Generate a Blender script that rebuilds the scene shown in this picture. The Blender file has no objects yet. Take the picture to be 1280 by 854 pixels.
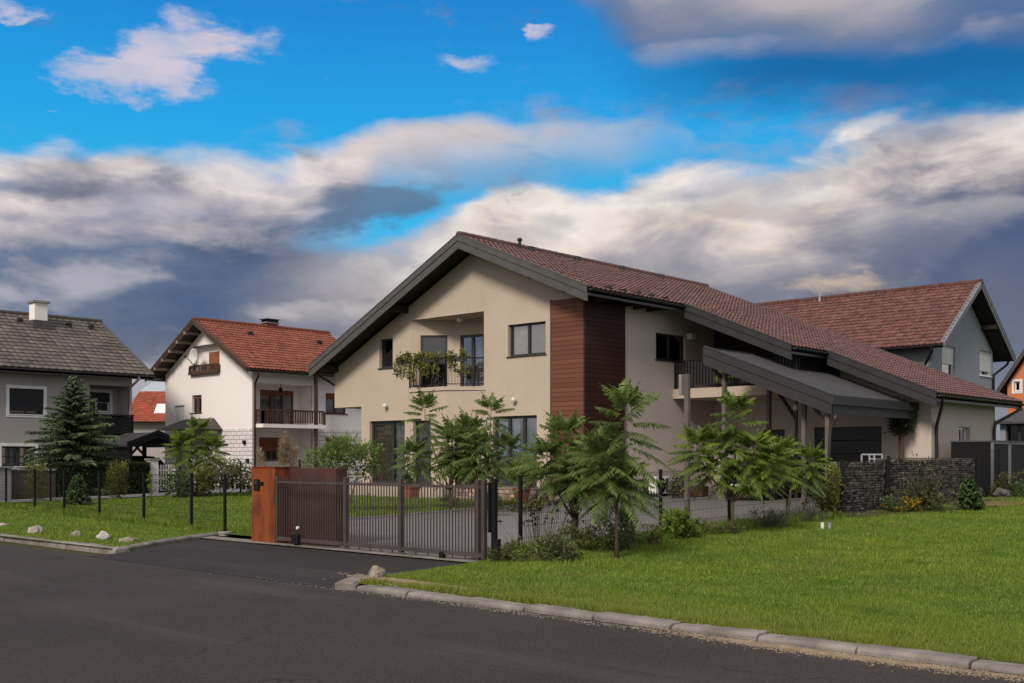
import bpy, math, random
import numpy as np
from mathutils import Vector, Matrix
random.seed(7); rng = np.random.default_rng(7)
sc = bpy.context.scene; col = sc.collection
R = math.radians
# ------------------------------------------------------------------ camera calibration
# world: x runs along the street (house front), y runs away from the street, z up
CA, SA, FPX, HZ, EYE = 0.7361, 0.6769, 1370.0, 572.0, 1.70
def ray(px): return (px - 640.0) / FPX
def hitV(px, py, V):          # a photo point on the wall plane y = V  -> (x, z)
    k = ray(px); d = V / (SA * k + CA); return (CA * k - SA) * d, EYE + (HZ - py) * d / FPX
def hitU(px, py, U):          # a photo point on the wall plane x = U  -> (y, z)
    k = ray(px); d = U / (CA * k - SA); return (SA * k + CA) * d, EYE + (HZ - py) * d / FPX
def at(px, d):                # a ground spot seen at column px and depth d
    k = ray(px); return (CA * k - SA) * d, (SA * k + CA) * d
def ztop(py, d): return EYE + (HZ - py) * d / FPX
def T(v):                     # the land rises gently away from the street
    t = min(max(v - 13.0, 0.0), 25.0); return 0.0168 * t
cam = bpy.data.cameras.new('camera'); co = bpy.data.objects.new('camera', cam); col.objects.link(co)
cam.sensor_width = 36; cam.lens = 36 * FPX / 1280; cam.shift_y = (HZ - 427) / 1280
cam.clip_end = 3000; cam.clip_start = 0.1
co.location = (0, 0, EYE); co.rotation_euler = (R(90), 0, math.atan2(SA, CA)); sc.camera = co
sc.view_settings.view_transform = 'Standard'; sc.view_settings.look = 'None'
sc.view_settings.exposure = 0; sc.view_settings.gamma = 1
# ------------------------------------------------------------------ object helpers
def tag(o, label=None, cat=None, group=None, kind=None):
    if label: o['label'] = label
    if cat: o['category'] = cat
    if group: o['group'] = group
    if kind: o['kind'] = kind
    return o
def thing(name, label, cat, loc=(0, 0, 0), group=None):
    o = bpy.data.objects.new(name, None); o.empty_display_size = .2; col.objects.link(o); o.location = loc
    return tag(o, label, cat, group)
def _origin(o):
    v = Vector((0, 0, 0)); p = o
    while p is not None:
        v += p.location; p = p.parent
    return v
def link(name, me, parent=None):
    o = bpy.data.objects.new(name, me); col.objects.link(o)
    if parent is not None:
        o.parent = parent; o.location = -_origin(parent)
    return o
def copy_tree(o, parent=None):
    c = o.copy(); col.objects.link(c)
    if parent is not None: c.parent = parent
    for ch in list(o.children): copy_tree(ch, c)
    return c
class MB:
    def __init__(s): s.v = []; s.f = []; s.mi = []; s.m = 0
    def add(s, vs, fs):
        b = len(s.v); s.v += [tuple(p) for p in vs]
        for f in fs: s.f.append([b + i for i in f]); s.mi.append(s.m)
    def quad(s, a, b, c, d): s.add([a, b, c, d], [(0, 1, 2, 3)])
    def poly(s, pts): s.add(pts, [tuple(range(len(pts)))])
    def box(s, x0, x1, y0, y1, z0, z1):
        s.add([(x0,y0,z0),(x1,y0,z0),(x1,y1,z0),(x0,y1,z0),(x0,y0,z1),(x1,y0,z1),(x1,y1,z1),(x0,y1,z1)],
              [(3,2,1,0),(4,5,6,7),(0,1,5,4),(1,2,6,5),(2,3,7,6),(3,0,4,7)])
        return s
    def pbox(s, P, a0, a1, z0, z1, n0, n1):     # box in a wall frame
        p = [P(a0,z0,n0),P(a1,z0,n0),P(a1,z0,n1),P(a0,z0,n1),P(a0,z1,n0),P(a1,z1,n0),P(a1,z1,n1),P(a0,z1,n1)]
        s.add(p, [(3,2,1,0),(4,5,6,7),(0,1,5,4),(1,2,6,5),(2,3,7,6),(3,0,4,7)]); return s
    def beam(s, p0, p1, w, h, up=(0, 0, 1)):    # rectangular bar from p0 to p1, w sideways, h along up
        p0 = Vector(p0); p1 = Vector(p1); d = (p1 - p0).normalized(); u = Vector(up)
        sd = d.cross(u)
        if sd.length < 1e-4: sd = Vector((1, 0, 0))
        sd = sd.normalized(); u = sd.cross(d).normalized()
        q = []
        for p in (p0, p1):
            for a, b in ((-1,-1),(1,-1),(1,1),(-1,1)): q.append(p + sd * (a*w/2) + u * (b*h/2))
        s.add(q, [(3,2,1,0),(4,5,6,7),(0,1,5,4),(1,2,6,5),(2,3,7,6),(3,0,4,7)]); return s
    def prism(s, pts, z0, z1):
        n = len(pts); b = [(x, y, z0) for x, y in pts] + [(x, y, z1) for x, y in pts]
        s.add(b, [tuple(range(n-1, -1, -1)), tuple(range(n, 2*n))] + [(i, (i+1) % n, n+(i+1) % n, n+i) for i in range(n)]); return s
    def tube(s, pts, rad, n=6, cap=True):
        pts = [Vector(p) for p in pts]; m = len(pts)
        if not hasattr(rad, '__len__'): rad = [rad] * m
        vs = []; prev = None
        for i, p in enumerate(pts):
            d = (pts[min(i+1, m-1)] - pts[max(i-1, 0)]).normalized()
            if prev is None:
                a = Vector((0, 0, 1)) if abs(d.z) < .9 else Vector((1, 0, 0)); a = (a - d * a.dot(d)).normalized()
            else: a = (prev - d * prev.dot(d)).normalized()
            prev = a; b = d.cross(a)
            for j in range(n):
                t = 2 * math.pi * (j + .5) / n; vs.append(p + a * (rad[i] * math.cos(t)) + b * (rad[i] * math.sin(t)))
        fs = [(i*n+j, i*n+(j+1) % n, (i+1)*n+(j+1) % n, (i+1)*n+j) for i in range(m-1) for j in range(n)]
        if cap: fs += [tuple(range(n-1, -1, -1)), tuple(range((m-1)*n, m*n))]
        s.add(vs, fs); return s
    def lathe(s, c, prof, n=20, axis='z'):
        vs = []
        for r, z in prof:
            for j in range(n):
                t = 2*math.pi*j/n
                if axis == 'z': vs.append((c[0]+r*math.cos(t), c[1]+r*math.sin(t), c[2]+z))
                elif axis == 'x': vs.append((c[0]+z, c[1]+r*math.cos(t), c[2]+r*math.sin(t)))
                else: vs.append((c[0]+r*math.cos(t), c[1]+z, c[2]+r*math.sin(t)))
        m = len(prof)
        fs = [(i*n+j, i*n+(j+1) % n, (i+1)*n+(j+1) % n, (i+1)*n+j) for i in range(m-1) for j in range(n)]
        fs += [tuple(range(n)), tuple(range((m-1)*n, m*n))]
        s.add(vs, fs); return s
    def build(s, name, mat, parent=None, smooth=False, bevel=0):
        me = bpy.data.meshes.new(name); me.from_pydata(s.v, [], s.f)
        for m in (mat if isinstance(mat, (list, tuple)) else [mat]): me.materials.append(m)
        me.polygons.foreach_set('material_index', s.mi)
        if smooth: me.polygons.foreach_set('use_smooth', [True]*len(s.f))
        me.update(); o = link(name, me, parent)
        if bevel:
            b = o.modifiers.new('bevel', 'BEVEL'); b.width = bevel; b.segments = 2; b.limit_method = 'ANGLE'; b.angle_limit = R(40)
        return o
def quads(name, Q, mat, parent=None, rnd=None, smooth=False):   # (n,k,3) array -> one mesh with a per-face value
    Q = np.asarray(Q, dtype=np.float32); n, k, _ = Q.shape
    me = bpy.data.meshes.new(name)
    me.vertices.add(n*k); me.vertices.foreach_set('co', Q.reshape(-1))
    me.loops.add(n*k); me.loops.foreach_set('vertex_index', np.arange(n*k, dtype=np.int32))
    me.polygons.add(n); me.polygons.foreach_set('loop_start', np.arange(0, n*k, k, dtype=np.int32))
    me.update(calc_edges=True)
    at_ = me.attributes.new('rnd', 'FLOAT', 'FACE')
    at_.data.foreach_set('value', np.asarray(rnd if rnd is not None else rng.random(n), dtype=np.float32))
    me.materials.append(mat); me.validate()
    return link(name, me, parent)
# ------------------------------------------------------------------ materials
def lin(c): return tuple(((x/255)/12.92 if x/255 <= .04045 else ((x/255+.055)/1.055)**2.4) for x in c)
class NT:
    def __init__(s, nt): s.nt = nt; s.n = nt.nodes; s.l = nt.links
    def new(s, t, **k):
        n = s.n.new(t)
        for a, b in k.items(): setattr(n, a, b)
        return n
    def put(s, sock, v):
        if v is None: return
        if isinstance(v, bpy.types.NodeSocket): s.l.new(v, sock)
        else:
            if sock.type == 'RGBA' and len(v) == 3: v = (*v, 1)
            sock.default_value = v
    def m(s, op, a, b=None, c=None, clamp=False):
        n = s.new('ShaderNodeMath', operation=op, use_clamp=clamp)
        s.put(n.inputs[0], a); s.put(n.inputs[1], b)
        if c is not None: s.put(n.inputs[2], c)
        return n.outputs[0]
    def mix(s, f, a, b, bt='MIX'):
        n = s.new('ShaderNodeMix', data_type='RGBA', blend_type=bt)
        s.put(n.inputs[0], f); s.put(n.inputs[6], a); s.put(n.inputs[7], b); return n.outputs[2]
    def noise(s, vec, scale, detail=4, rough=.55, dist=0):
        n = s.new('ShaderNodeTexNoise'); s.put(n.inputs['Vector'], vec); n.inputs['Scale'].default_value = scale
        n.inputs['Detail'].default_value = detail; n.inputs['Roughness'].default_value = rough; n.inputs['Distortion'].default_value = dist
        return n.outputs['Fac']
    def noise2(s, vec, scale, detail=4, rough=.55, dist=0):
        n = s.new('ShaderNodeTexNoise', noise_dimensions='2D'); s.put(n.inputs['Vector'], vec); n.inputs['Scale'].default_value = scale
        n.inputs['Detail'].default_value = detail; n.inputs['Roughness'].default_value = rough; n.inputs['Distortion'].default_value = dist
        return n.outputs['Fac']
    def ramp(s, f, stops, interp='LINEAR'):
        n = s.new('ShaderNodeValToRGB'); s.put(n.inputs[0], f); e = n.color_ramp.elements; n.color_ramp.interpolation = interp
        while len(e) > 1: e.remove(e[-1])
        for i, (p, c) in enumerate(stops):
            x = e[0] if i == 0 else e.new(p)
            x.position = p; x.color = (*c, 1) if len(c) == 3 else c
        return n.outputs[0]
    def step(s, v, a, b):      # smooth 0..1 between a and b
        n = s.new('ShaderNodeMapRange', interpolation_type='SMOOTHSTEP'); s.put(n.inputs[0], v)
        n.inputs[1].default_value = a; n.inputs[2].default_value = b; return n.outputs[0]
    def comb(s, x, y, z=0.0):
        n = s.new('ShaderNodeCombineXYZ'); s.put(n.inputs[0], x); s.put(n.inputs[1], y); s.put(n.inputs[2], z); return n.outputs[0]
def newmat(name):
    m = bpy.data.materials.new(name); m.use_nodes = True; t = NT(m.node_tree)
    b = t.n['Principled BSDF']; return m, t, b
def pos(t):
    g = t.new('ShaderNodeNewGeometry'); return g.outputs['Position']
def bump(t, b, h, strength=.3, dist=.01):
    n = t.new('ShaderNodeBump'); n.inputs['Strength'].default_value = strength; n.inputs['Distance'].default_value = dist
    t.put(n.inputs['Height'], h); t.l.new(n.outputs[0], b.inputs['Normal'])
def mat(name, c, c2=None, sc1=1.2, fine=40, rough=.8, spec=.3, metal=0, bmp=.15, bd=.005, streak=0, attr=0):
    """a colour that wanders to c2 over patches of 1/sc1 m, with fine grain, optional vertical dirt streaks and per-face variation"""
    m, t, b = newmat(name); p = pos(t)
    c2 = c2 or tuple(x*.8 for x in c)
    f = t.step(t.noise(p, sc1, 5, .6), .3, .7); k = t.mix(f, c, c2)
    g = t.noise(p, fine, 3, .6); k = t.mix(.35, k, t.mix(1, k, t.ramp(g, [(.25, (.55,)*3), (.75, (1.35,)*3)]), 'MULTIPLY'))
    if streak:
        s = t.new('ShaderNodeSeparateXYZ'); t.l.new(p, s.inputs[0])
        w = t.comb(t.m('MULTIPLY', s.outputs[0], 3.2), t.m('MULTIPLY', s.outputs[1], 3.2), t.m('MULTIPLY', s.outputs[2], .22))
        k = t.mix(t.m('MULTIPLY', t.step(t.noise(w, 1.3, 4, .6), .5, .75), streak), k, tuple(x*.55 for x in c))
    if streak:
        dz_ = t.m('ADD', s.outputs[2], t.m('MULTIPLY', t.m('SUBTRACT', t.noise(p, 2.2, 5, .65), .5), 1.1))
        k = t.mix(t.m('MULTIPLY', t.step(dz_, .95, .25), .45), k, tuple(x*.5 for x in c))
    if attr:
        a = t.new('ShaderNodeAttribute', attribute_name='rnd')
        k = t.mix(attr, k, t.mix(1, k, t.ramp(a.outputs['Fac'], [(0, (.35,.36,.38)), (.5, (1,1,1)), (1, (1.75,1.6,1.5))]), 'MULTIPLY'))
    t.put(b.inputs['Base Color'], k); b.inputs['Roughness'].default_value = rough
    b.inputs['Specular IOR Level'].default_value = spec; b.inputs['Metallic'].default_value = metal
    if bmp: bump(t, b, g, bmp, bd)
    return m
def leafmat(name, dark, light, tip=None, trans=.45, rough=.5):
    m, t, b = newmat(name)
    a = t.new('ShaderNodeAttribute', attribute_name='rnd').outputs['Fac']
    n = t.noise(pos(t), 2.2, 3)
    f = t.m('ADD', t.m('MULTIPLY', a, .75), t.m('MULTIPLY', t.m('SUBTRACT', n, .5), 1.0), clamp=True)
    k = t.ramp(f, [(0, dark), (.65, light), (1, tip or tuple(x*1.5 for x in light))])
    t.put(b.inputs['Base Color'], k); b.inputs['Roughness'].default_value = rough; b.inputs['Specular IOR Level'].default_value = .35
    tr = t.new('ShaderNodeBsdfTranslucent'); t.put(tr.inputs[0], t.mix(.45, k, (.15, .19, .05)))
    mx = t.new('ShaderNodeMixShader'); mx.inputs[0].default_value = trans
    t.l.new(b.outputs[0], mx.inputs[1]); t.l.new(tr.outputs[0], mx.inputs[2])
    t.l.new(mx.outputs[0], t.n['Material Output'].inputs[0]); return m
def glassmat(name, tint=(.55, .6, .62), fac=.10):
    m, t, b = newmat(name); t.n.remove(b)
    tr = t.new('ShaderNodeBsdfTransparent'); tr.inputs[0].default_value = (*tint, 1)
    gl = t.new('ShaderNodeBsdfGlossy'); gl.inputs['Roughness'].default_value = .015; gl.inputs[0].default_value = (.9, .92, .95, 1)
    fr = t.new('ShaderNodeFresnel'); fr.inputs[0].default_value = 1.55
    nb = t.new('ShaderNodeBump'); nb.inputs['Strength'].default_value = .04; nb.inputs['Distance'].default_value = .02
    t.l.new(t.noise(pos(t), 1.1, 2), nb.inputs['Height']); t.l.new(nb.outputs[0], gl.inputs['Normal'])
    mx = t.new('ShaderNodeMixShader'); t.l.new(t.m('ADD', fr.outputs[0], fac, clamp=True), mx.inputs[0])
    t.l.new(tr.outputs[0], mx.inputs[1]); t.l.new(gl.outputs[0], mx.inputs[2]); t.l.new(mx.outputs[0], t.n['Material Output'].inputs[0])
    return m
PL_BEIGE = mat('beige_plaster', (.44,.365,.295), (.405,.335,.27), .5, 90, .9, .2, bmp=.25, bd=.004, streak=.09)
PL_SIDE = mat('pale_plaster', (.48,.425,.375), (.45,.395,.345), .5, 90, .9, .2, bmp=.25, bd=.004, streak=.09)
PL_WHITE = mat('white_plaster', (.76,.71,.69), (.72,.67,.65), .4, 80, .9, .2, bmp=.2, bd=.004, streak=.07)
PL_GREY = mat('grey_plaster', (.34,.315,.305), (.31,.288,.28), .45, 80, .9, .2, bmp=.2, bd=.004, streak=.08)
PL_GREY2 = mat('blue_grey_plaster', (.24,.26,.30), (.21,.23,.265), .45, 80, .9, .2, bmp=.2, bd=.004, streak=.2)
PL_ORANGE = mat('orange_plaster', (.55,.19,.085), (.47,.16,.07), .5, 60, .9, .2, bmp=.2, streak=.2)
FASCIA = mat('grey_fascia_paint', (.080,.077,.076), (.062,.060,.060), 2.5, 60, .6, .25, bmp=.05, streak=.3)
FASCIA2 = mat('charcoal_fascia_paint', (.032,.033,.035), (.025,.026,.028), 2.5, 60, .6, .25, bmp=.05, streak=.2)
SOFFIT = mat('dark_soffit_boards', (.022,.017,.014), (.014,.011,.009), 3, 30, .7, .3)
BLACK = mat('black_powder_coat', (.009,.009,.010), (.007,.007,.008), 4, 60, .6, .14, bmp=.05)
DARKFR = mat('anthracite_frame', (.028,.027,.028), (.02,.02,.02), 4, 60, .45, .45, bmp=.03)
WHITEFR = mat('white_window_frame', (.72,.71,.70), (.62,.61,.60), 3, 60, .5, .4, bmp=.03)
BROWNFR = mat('brown_wood_frame', (.075,.036,.022), (.05,.025,.016), 4, 40, .6, .3)
SHUT_BR = mat('brown_roller_shutter', (.19,.068,.036), (.14,.05,.028), 3, 40, .6, .3)
SHUT_WH = mat('white_roller_shutter', (.62,.62,.62), (.52,.52,.52), 3, 40, .6, .3)
TILE_RED = mat('weathered_red_roof_tile', (.135,.056,.047), (.095,.044,.040), 1.1, 14, .55, .4, bmp=.4, bd=.01, attr=.42)
TILE_RED2 = mat('lichened_red_roof_tile', (.088,.031,.027), (.145,.070,.058), 3.2, 7, .75, .3, bmp=.4, bd=.01, attr=.42)
TILE_OR = mat('orange_red_roof_tile', (.225,.068,.042), (.175,.056,.037), .8, 14, .75, .25, bmp=.3, bd=.01, attr=.4)
TILE_GREY = mat('grey_brown_roof_tile', (.115,.097,.087), (.078,.067,.061), .9, 12, .75, .3, bmp=.4, bd=.01, attr=.55)
MEMBRANE = mat('grey_standing_seam_sheet', (.062,.060,.066), (.05,.049,.054), .7, 40, .55, .3, bmp=.06)
CONC = mat('pale_concrete', (.25,.225,.20), (.13,.115,.10), 2.2, 50, .92, .2, bmp=.5, bd=.008)
CONC2 = mat('grey_concrete', (.25,.245,.24), (.17,.165,.16), 1.5, 50, .92, .2, bmp=.4, bd=.006)
ROCK = mat('white_rock', (.46,.43,.40), (.22,.20,.175), 4, 20, .9, .2, bmp=.8, bd=.02)
ROCK2 = mat('mossy_grey_rock', (.30,.26,.21), (.12,.10,.075), 5, 18, .95, .15, bmp=.8, bd=.02)
STONE = mat('terrace_stone', (.34,.26,.21), (.20,.15,.12), 3, 20, .9, .2, bmp=.6, bd=.01, attr=.6)
GABION = mat('gabion_stone', (.15,.135,.12), (.05,.046,.042), 6, 14, .9, .25, bmp=.6, bd=.02, attr=.9)
BARK = mat('young_bark', (.12,.085,.06), (.07,.05,.035), 8, 40, .9, .2, bmp=.5)
STEMGR = mat('green_stem', (.075,.085,.03), (.09,.06,.03), 8, 40, .8, .2)
WOODPOST = mat('weathered_post', (.125,.105,.094), (.09,.076,.068), 3, 40, .8, .25, bmp=.3)
TERRA = mat('terracotta', (.28,.10,.06), (.2,.07,.045), 5, 40, .85, .2)
GATEM = mat('brown_grey_gate_paint', (.058,.044,.042), (.043,.034,.033), 3, 60, .5, .4, bmp=.05)
GALV = mat('galvanised_steel', (.42,.42,.43), (.3,.3,.31), 4, 60, .45, .5, metal=.6, bmp=.05)
WHITEP = mat('white_plastic', (.75,.74,.72), (.62,.61,.6), 4, 60, .45, .4, bmp=.03)
CURT_G = mat('grey_voile_curtain', (.30,.30,.31), (.2,.2,.21), 6, 30, .9, .1)
CURT_B = mat('beige_curtain', (.33,.27,.19), (.25,.2,.14), 6, 30, .9, .1)
CURT_W = mat('white_net_curtain', (.62,.62,.63), (.45,.45,.47), 6, 30, .9, .1)
DARKW = mat('brown_wood_and_recess_shade', (.03,.02,.016), (.02,.014,.011), 3, 30, .7, .3)
LAMPW = mat('white_lamp_globe', (.58,.57,.55), (.54,.53,.51), 3, 30, .3, .5, bmp=0)
SOIL = mat('dark_bed_soil', (.045,.034,.025), (.085,.062,.042), 2.5, 25, .95, .1, bmp=.8, bd=.03)
SAND = mat('dry_sandy_spill', (.30,.225,.15), (.19,.145,.10), 6, 60, .95, .1, bmp=.8, bd=.01)
REDMULCH = mat('red_brick_edging', (.24,.075,.05), (.17,.06,.045), 4, 30, .9, .2)
GLASS = glassmat('window_glass', (.62,.65,.66), .17)
GLASSD = glassmat('dark_window_glass', (.30, .33, .36), .06)
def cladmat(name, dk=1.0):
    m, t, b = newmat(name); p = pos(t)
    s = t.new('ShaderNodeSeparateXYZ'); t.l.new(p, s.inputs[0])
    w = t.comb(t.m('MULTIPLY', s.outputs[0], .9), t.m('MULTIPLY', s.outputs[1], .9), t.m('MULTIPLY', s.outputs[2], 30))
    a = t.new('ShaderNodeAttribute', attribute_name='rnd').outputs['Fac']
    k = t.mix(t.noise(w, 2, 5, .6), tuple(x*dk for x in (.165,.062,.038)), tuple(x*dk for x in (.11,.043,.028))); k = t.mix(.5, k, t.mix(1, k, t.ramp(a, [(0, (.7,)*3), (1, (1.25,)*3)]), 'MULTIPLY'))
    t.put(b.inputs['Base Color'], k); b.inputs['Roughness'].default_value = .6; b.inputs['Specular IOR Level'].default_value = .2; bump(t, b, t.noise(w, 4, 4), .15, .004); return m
CLAD = cladmat('brown_timber_cladding'); CLAD_SHADED = cladmat('shaded_side_timber_cladding', .24)  # second is the same timber with the side face's shade in its colour
def cortenmat():
    m, t, b = newmat('corten_steel'); p = pos(t)
    s = t.new('ShaderNodeSeparateXYZ'); t.l.new(p, s.inputs[0])
    w = t.comb(t.m('MULTIPLY', s.outputs[0], 2.5), t.m('MULTIPLY', s.outputs[1], 2.5), t.m('MULTIPLY', s.outputs[2], .7))
    n = t.noise(w, 1.6, 7, .65, .6)
    k = t.ramp(n, [(.25, (.045,.015,.010)), (.45, (.14,.038,.015)), (.6, (.22,.056,.016)), (.8, (.085,.026,.014))])
    k = t.mix(.4, k, t.mix(1, k, t.ramp(t.noise(p, 60, 3), [(.3, (.6,)*3), (.7, (1.3,)*3)]), 'MULTIPLY'))
    t.put(b.inputs['Base Color'], k); b.inputs['Roughness'].default_value = .8; b.inputs['Specular IOR Level'].default_value = .15; bump(t, b, n, .2, .004); return m
CORTEN = cortenmat()
def asphaltmat(name, base, warm, patchy=.5):
    m, t, b = newmat(name); p = pos(t)
    k = t.mix(t.step(t.noise(p, .35, 5, .6), .35, .65), base, warm)
    k = t.mix(t.m('MULTIPLY', t.step(t.noise(p, 1.7, 6, .65), .52, .7), patchy), k, tuple(x*1.35 for x in base))
    v = t.new('ShaderNodeTexVoronoi'); v.inputs['Scale'].default_value = 42; t.l.new(p, v.inputs['Vector'])
    k = t.mix(.5, k, t.mix(1, k, t.ramp(v.outputs['Distance'], [(.0, (2.6,2.5,2.4)), (.22, (1.1,)*3), (.6, (.35,)*3)]), 'MULTIPLY'))
    # worn wheel tracks and dust along the street
    s = t.new('ShaderNodeSeparateXYZ'); t.l.new(p, s.inputs[0])
    w = t.comb(t.m('MULTIPLY', s.outputs[0], .12), s.outputs[1], 0.0)
    k = t.mix(t.m('MULTIPLY', t.step(t.noise(w, 1.0, 5, .6), .5, .72), .35), k, (.080,.068,.063))
    wp = t.new('ShaderNodeVectorMath', operation='ADD'); t.l.new(p, wp.inputs[0]); nn = t.new('ShaderNodeTexNoise'); nn.inputs['Scale'].default_value = 1.1; nn.inputs['Detail'].default_value = 5; t.l.new(p, nn.inputs['Vector'])
    sc_ = t.new('ShaderNodeVectorMath', operation='SCALE'); t.l.new(nn.outputs['Color'], sc_.inputs[0]); sc_.inputs['Scale'].default_value = 1.6; t.l.new(sc_.outputs[0], wp.inputs[1])
    cr = t.new('ShaderNodeTexVoronoi', feature='DISTANCE_TO_EDGE'); cr.inputs['Scale'].default_value = .28; t.l.new(wp.outputs[0], cr.inputs['Vector'])
    crk = t.m('MULTIPLY', t.step(cr.outputs['Distance'], .006, .001), t.step(t.noise(p, .3, 3), .46, .6))
    k = t.mix(t.m('MULTIPLY', crk, .75), k, (.012,.010,.010))
    k = t.mix(t.m('MULTIPLY', t.step(t.noise(p, .16, 2, .4), .54, .57), .22), k, (.022,.018,.018))
    t.put(b.inputs['Base Color'], k); b.inputs['Roughness'].default_value = .85; b.inputs['Specular IOR Level'].default_value = .2
    h = t.m('ADD', v.outputs['Distance'], t.m('MULTIPLY', t.noise(p, 9, 4), .6)); bump(t, b, h, .5, .008); return m
ASPH = asphaltmat('dark_asphalt', (.040,.0315,.030), (.053,.042,.0395))
ASPH2 = asphaltmat('fresh_dark_asphalt', (.029,.026,.027), (.037,.033,.033), .3)
def pavermat():
    m, t, b = newmat('grey_paver'); p = pos(t)
    br = t.new('ShaderNodeTexBrick'); t.l.new(p, br.inputs['Vector']); br.inputs['Scale'].default_value = 1
    br.inputs['Brick Width'].default_value = .2; br.inputs['Row Height'].default_value = .1; br.inputs['Mortar Size'].default_value = .004
    br.inputs['Color1'].default_value = (.155,.138,.138,1); br.inputs['Color2'].default_value = (.125,.112,.113,1); br.inputs['Mortar'].default_value = (.07,.062,.06,1)
    k = t.mix(t.step(t.noise(p, .6, 5), .35, .7), br.outputs['Color'], t.mix(.5, br.outputs['Color'], (.115,.10,.098)))
    t.put(b.inputs['Base Color'], k); b.inputs['Roughness'].default_value = .85; bump(t, b, t.m('SUBTRACT', t.noise(p, 50, 3), br.outputs['Fac']), .4, .006); return m
PAVER = pavermat()
def turfmat(name, a, bb, c, scale=1.0):
    m, t, b = newmat(name); p = pos(t)
    k = t.mix(t.step(t.noise(p, .45*scale, 5, .6), .35, .65), a, bb)
    k = t.mix(t.m('MULTIPLY', t.step(t.noise(p, 1.9*scale, 5, .65), .55, .75), .6), k, c)
    k = t.mix(.6, k, t.mix(1, k, t.ramp(t.noise(p, 35, 4, .7), [(.3, (.4,)*3), (.7, (1.5,)*3)]), 'MULTIPLY'))
    t.put(b.inputs['Base Color'], k); b.inputs['Roughness'].default_value = .95; b.inputs['Specular IOR Level'].default_value = .1
    bump(t, b, t.noise(p, 30, 4, .7), 1, .03); return m
TURF = turfmat('lawn_turf', (.070,.120,.018), (.050,.085,.014), (.14,.12,.04))
LAND = turfmat('rough_land', (.05,.062,.02), (.075,.07,.03), (.045,.04,.02), .2)
def blademat():
    m, t, b = newmat('grass_blade'); p = pos(t)
    a = t.new('ShaderNodeAttribute', attribute_name='rnd').outputs['Fac']
    k = t.ramp(a, [(0, (.070,.128,.016)), (.5, (.140,.225,.030)), (.85, (.22,.30,.05)), (1, (.38,.34,.12))])
    n1 = t.step(t.noise(p, .38, 4, .6), .35, .68)
    k = t.mix(n1, k, t.mix(1, k, (1.2, 1.1, .85), 'MULTIPLY'))
    k = t.mix(t.step(t.noise(p, 1.3, 5, .65), .5, .72), k, t.mix(1, k, (.66, .74, .7), 'MULTIPLY'))
    s = t.new('ShaderNodeSeparateXYZ'); t.l.new(p, s.inputs[0])      # drier, yellower strip beside the kerb
    e = t.m('ADD', t.step(s.outputs[1], 11.2, 9.2), t.m('MULTIPLY', t.m('SUBTRACT', t.noise(p, 1.0, 4), .5), 1.2), clamp=True)
    k = t.mix(t.m('MULTIPLY', e, .5), k, (.21,.215,.045))
    k = t.mix(t.m('MULTIPLY', t.step(t.noise(p, .55, 7, .72), .56, .74), .7), k, (.21,.175,.065))
    t.put(b.inputs['Base Color'], k); b.inputs['Roughness'].default_value = .7; b.inputs['Specular IOR Level'].default_value = .2
    tr = t.new('ShaderNodeBsdfTranslucent'); t.put(tr.inputs[0], k)
    mx = t.new('ShaderNodeMixShader'); mx.inputs[0].default_value = .35
    t.l.new(b.outputs[0], mx.inputs[1]); t.l.new(tr.outputs[0], mx.inputs[2]); t.l.new(mx.outputs[0], t.n['Material Output'].inputs[0]); return m
BLADE = blademat()
def brickbandmat():
    m, t, b = newmat('white_painted_brick'); p = pos(t)
    s = t.new('ShaderNodeSeparateXYZ'); t.l.new(p, s.inputs[0])
    w = t.comb(t.m('ADD', s.outputs[0], s.outputs[1]), s.outputs[2], 0.0)
    br = t.new('ShaderNodeTexBrick'); t.l.new(w, br.inputs['Vector']); br.inputs['Scale'].default_value = 1
    br.inputs['Brick Width'].default_value = .5; br.inputs['Row Height'].default_value = .2; br.inputs['Mortar Size'].default_value = .022; br.inputs['Mortar Smooth'].default_value = .4
    br.inputs['Color1'].default_value = (.74,.70,.68,1); br.inputs['Color2'].default_value = (.66,.62,.61,1); br.inputs['Mortar'].default_value = (.40,.38,.38,1)
    t.put(b.inputs['Base Color'], t.mix(.25, br.outputs['Color'], t.mix(1, br.outputs['Color'], t.noise(p, 3, 5), 'MULTIPLY')))
    b.inputs['Roughness'].default_value = .85; bump(t, b, t.m('SUBTRACT', 1.0, br.outputs['Fac']), .8, .03); return m
BRICKW = brickbandmat()
L_SUMAC = leafmat('sumac_leaf', (.05,.080,.020), (.19,.265,.068), (.38,.44,.12))
L_BRIGHT = leafmat('bright_leaf', (.055,.092,.015), (.22,.30,.045), (.42,.48,.075))
L_DARK = leafmat('dark_shrub_leaf', (0.018,0.039,0.010), (0.066,0.124,0.031), (0.140,0.202,0.053), .25)
L_SPRUCE = leafmat('blue_green_needles', (.028,.046,.022), (.10,.145,.065), (.21,.26,.12), .15, .7)
L_HEDGE = leafmat('hedge_leaf', (.005,.010,.003), (.018,.034,.008), (.035,.055,.012), .2)
L_GREY = leafmat('grey_lavender_leaf', (0.046,0.052,0.039), (0.111,0.117,0.091), (0.182,0.169,0.143), .2)
L_YEL = leafmat('yellow_green_leaf', (0.056,0.063,0.011), (0.168,0.168,0.025), (0.336,0.266,0.035), .35)
L_FLOW = leafmat('yellow_blossom', (.20,.12,.008), (.42,.28,.015), (.55,.40,.02), .3)
L_OLIVE = leafmat('olive_leaf', (0.039,0.046,0.016), (0.124,0.130,0.046), (0.234,0.221,0.072), .3)
L_WEEP = leafmat('bronze_shrub_leaf', (0.031,0.034,0.014), (0.084,0.084,0.031), (0.168,0.119,0.056), .3)
L_PLUME = leafmat('pampas_plume', (.24,.17,.11), (.44,.33,.22), (.58,.46,.33), .3)
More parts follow.
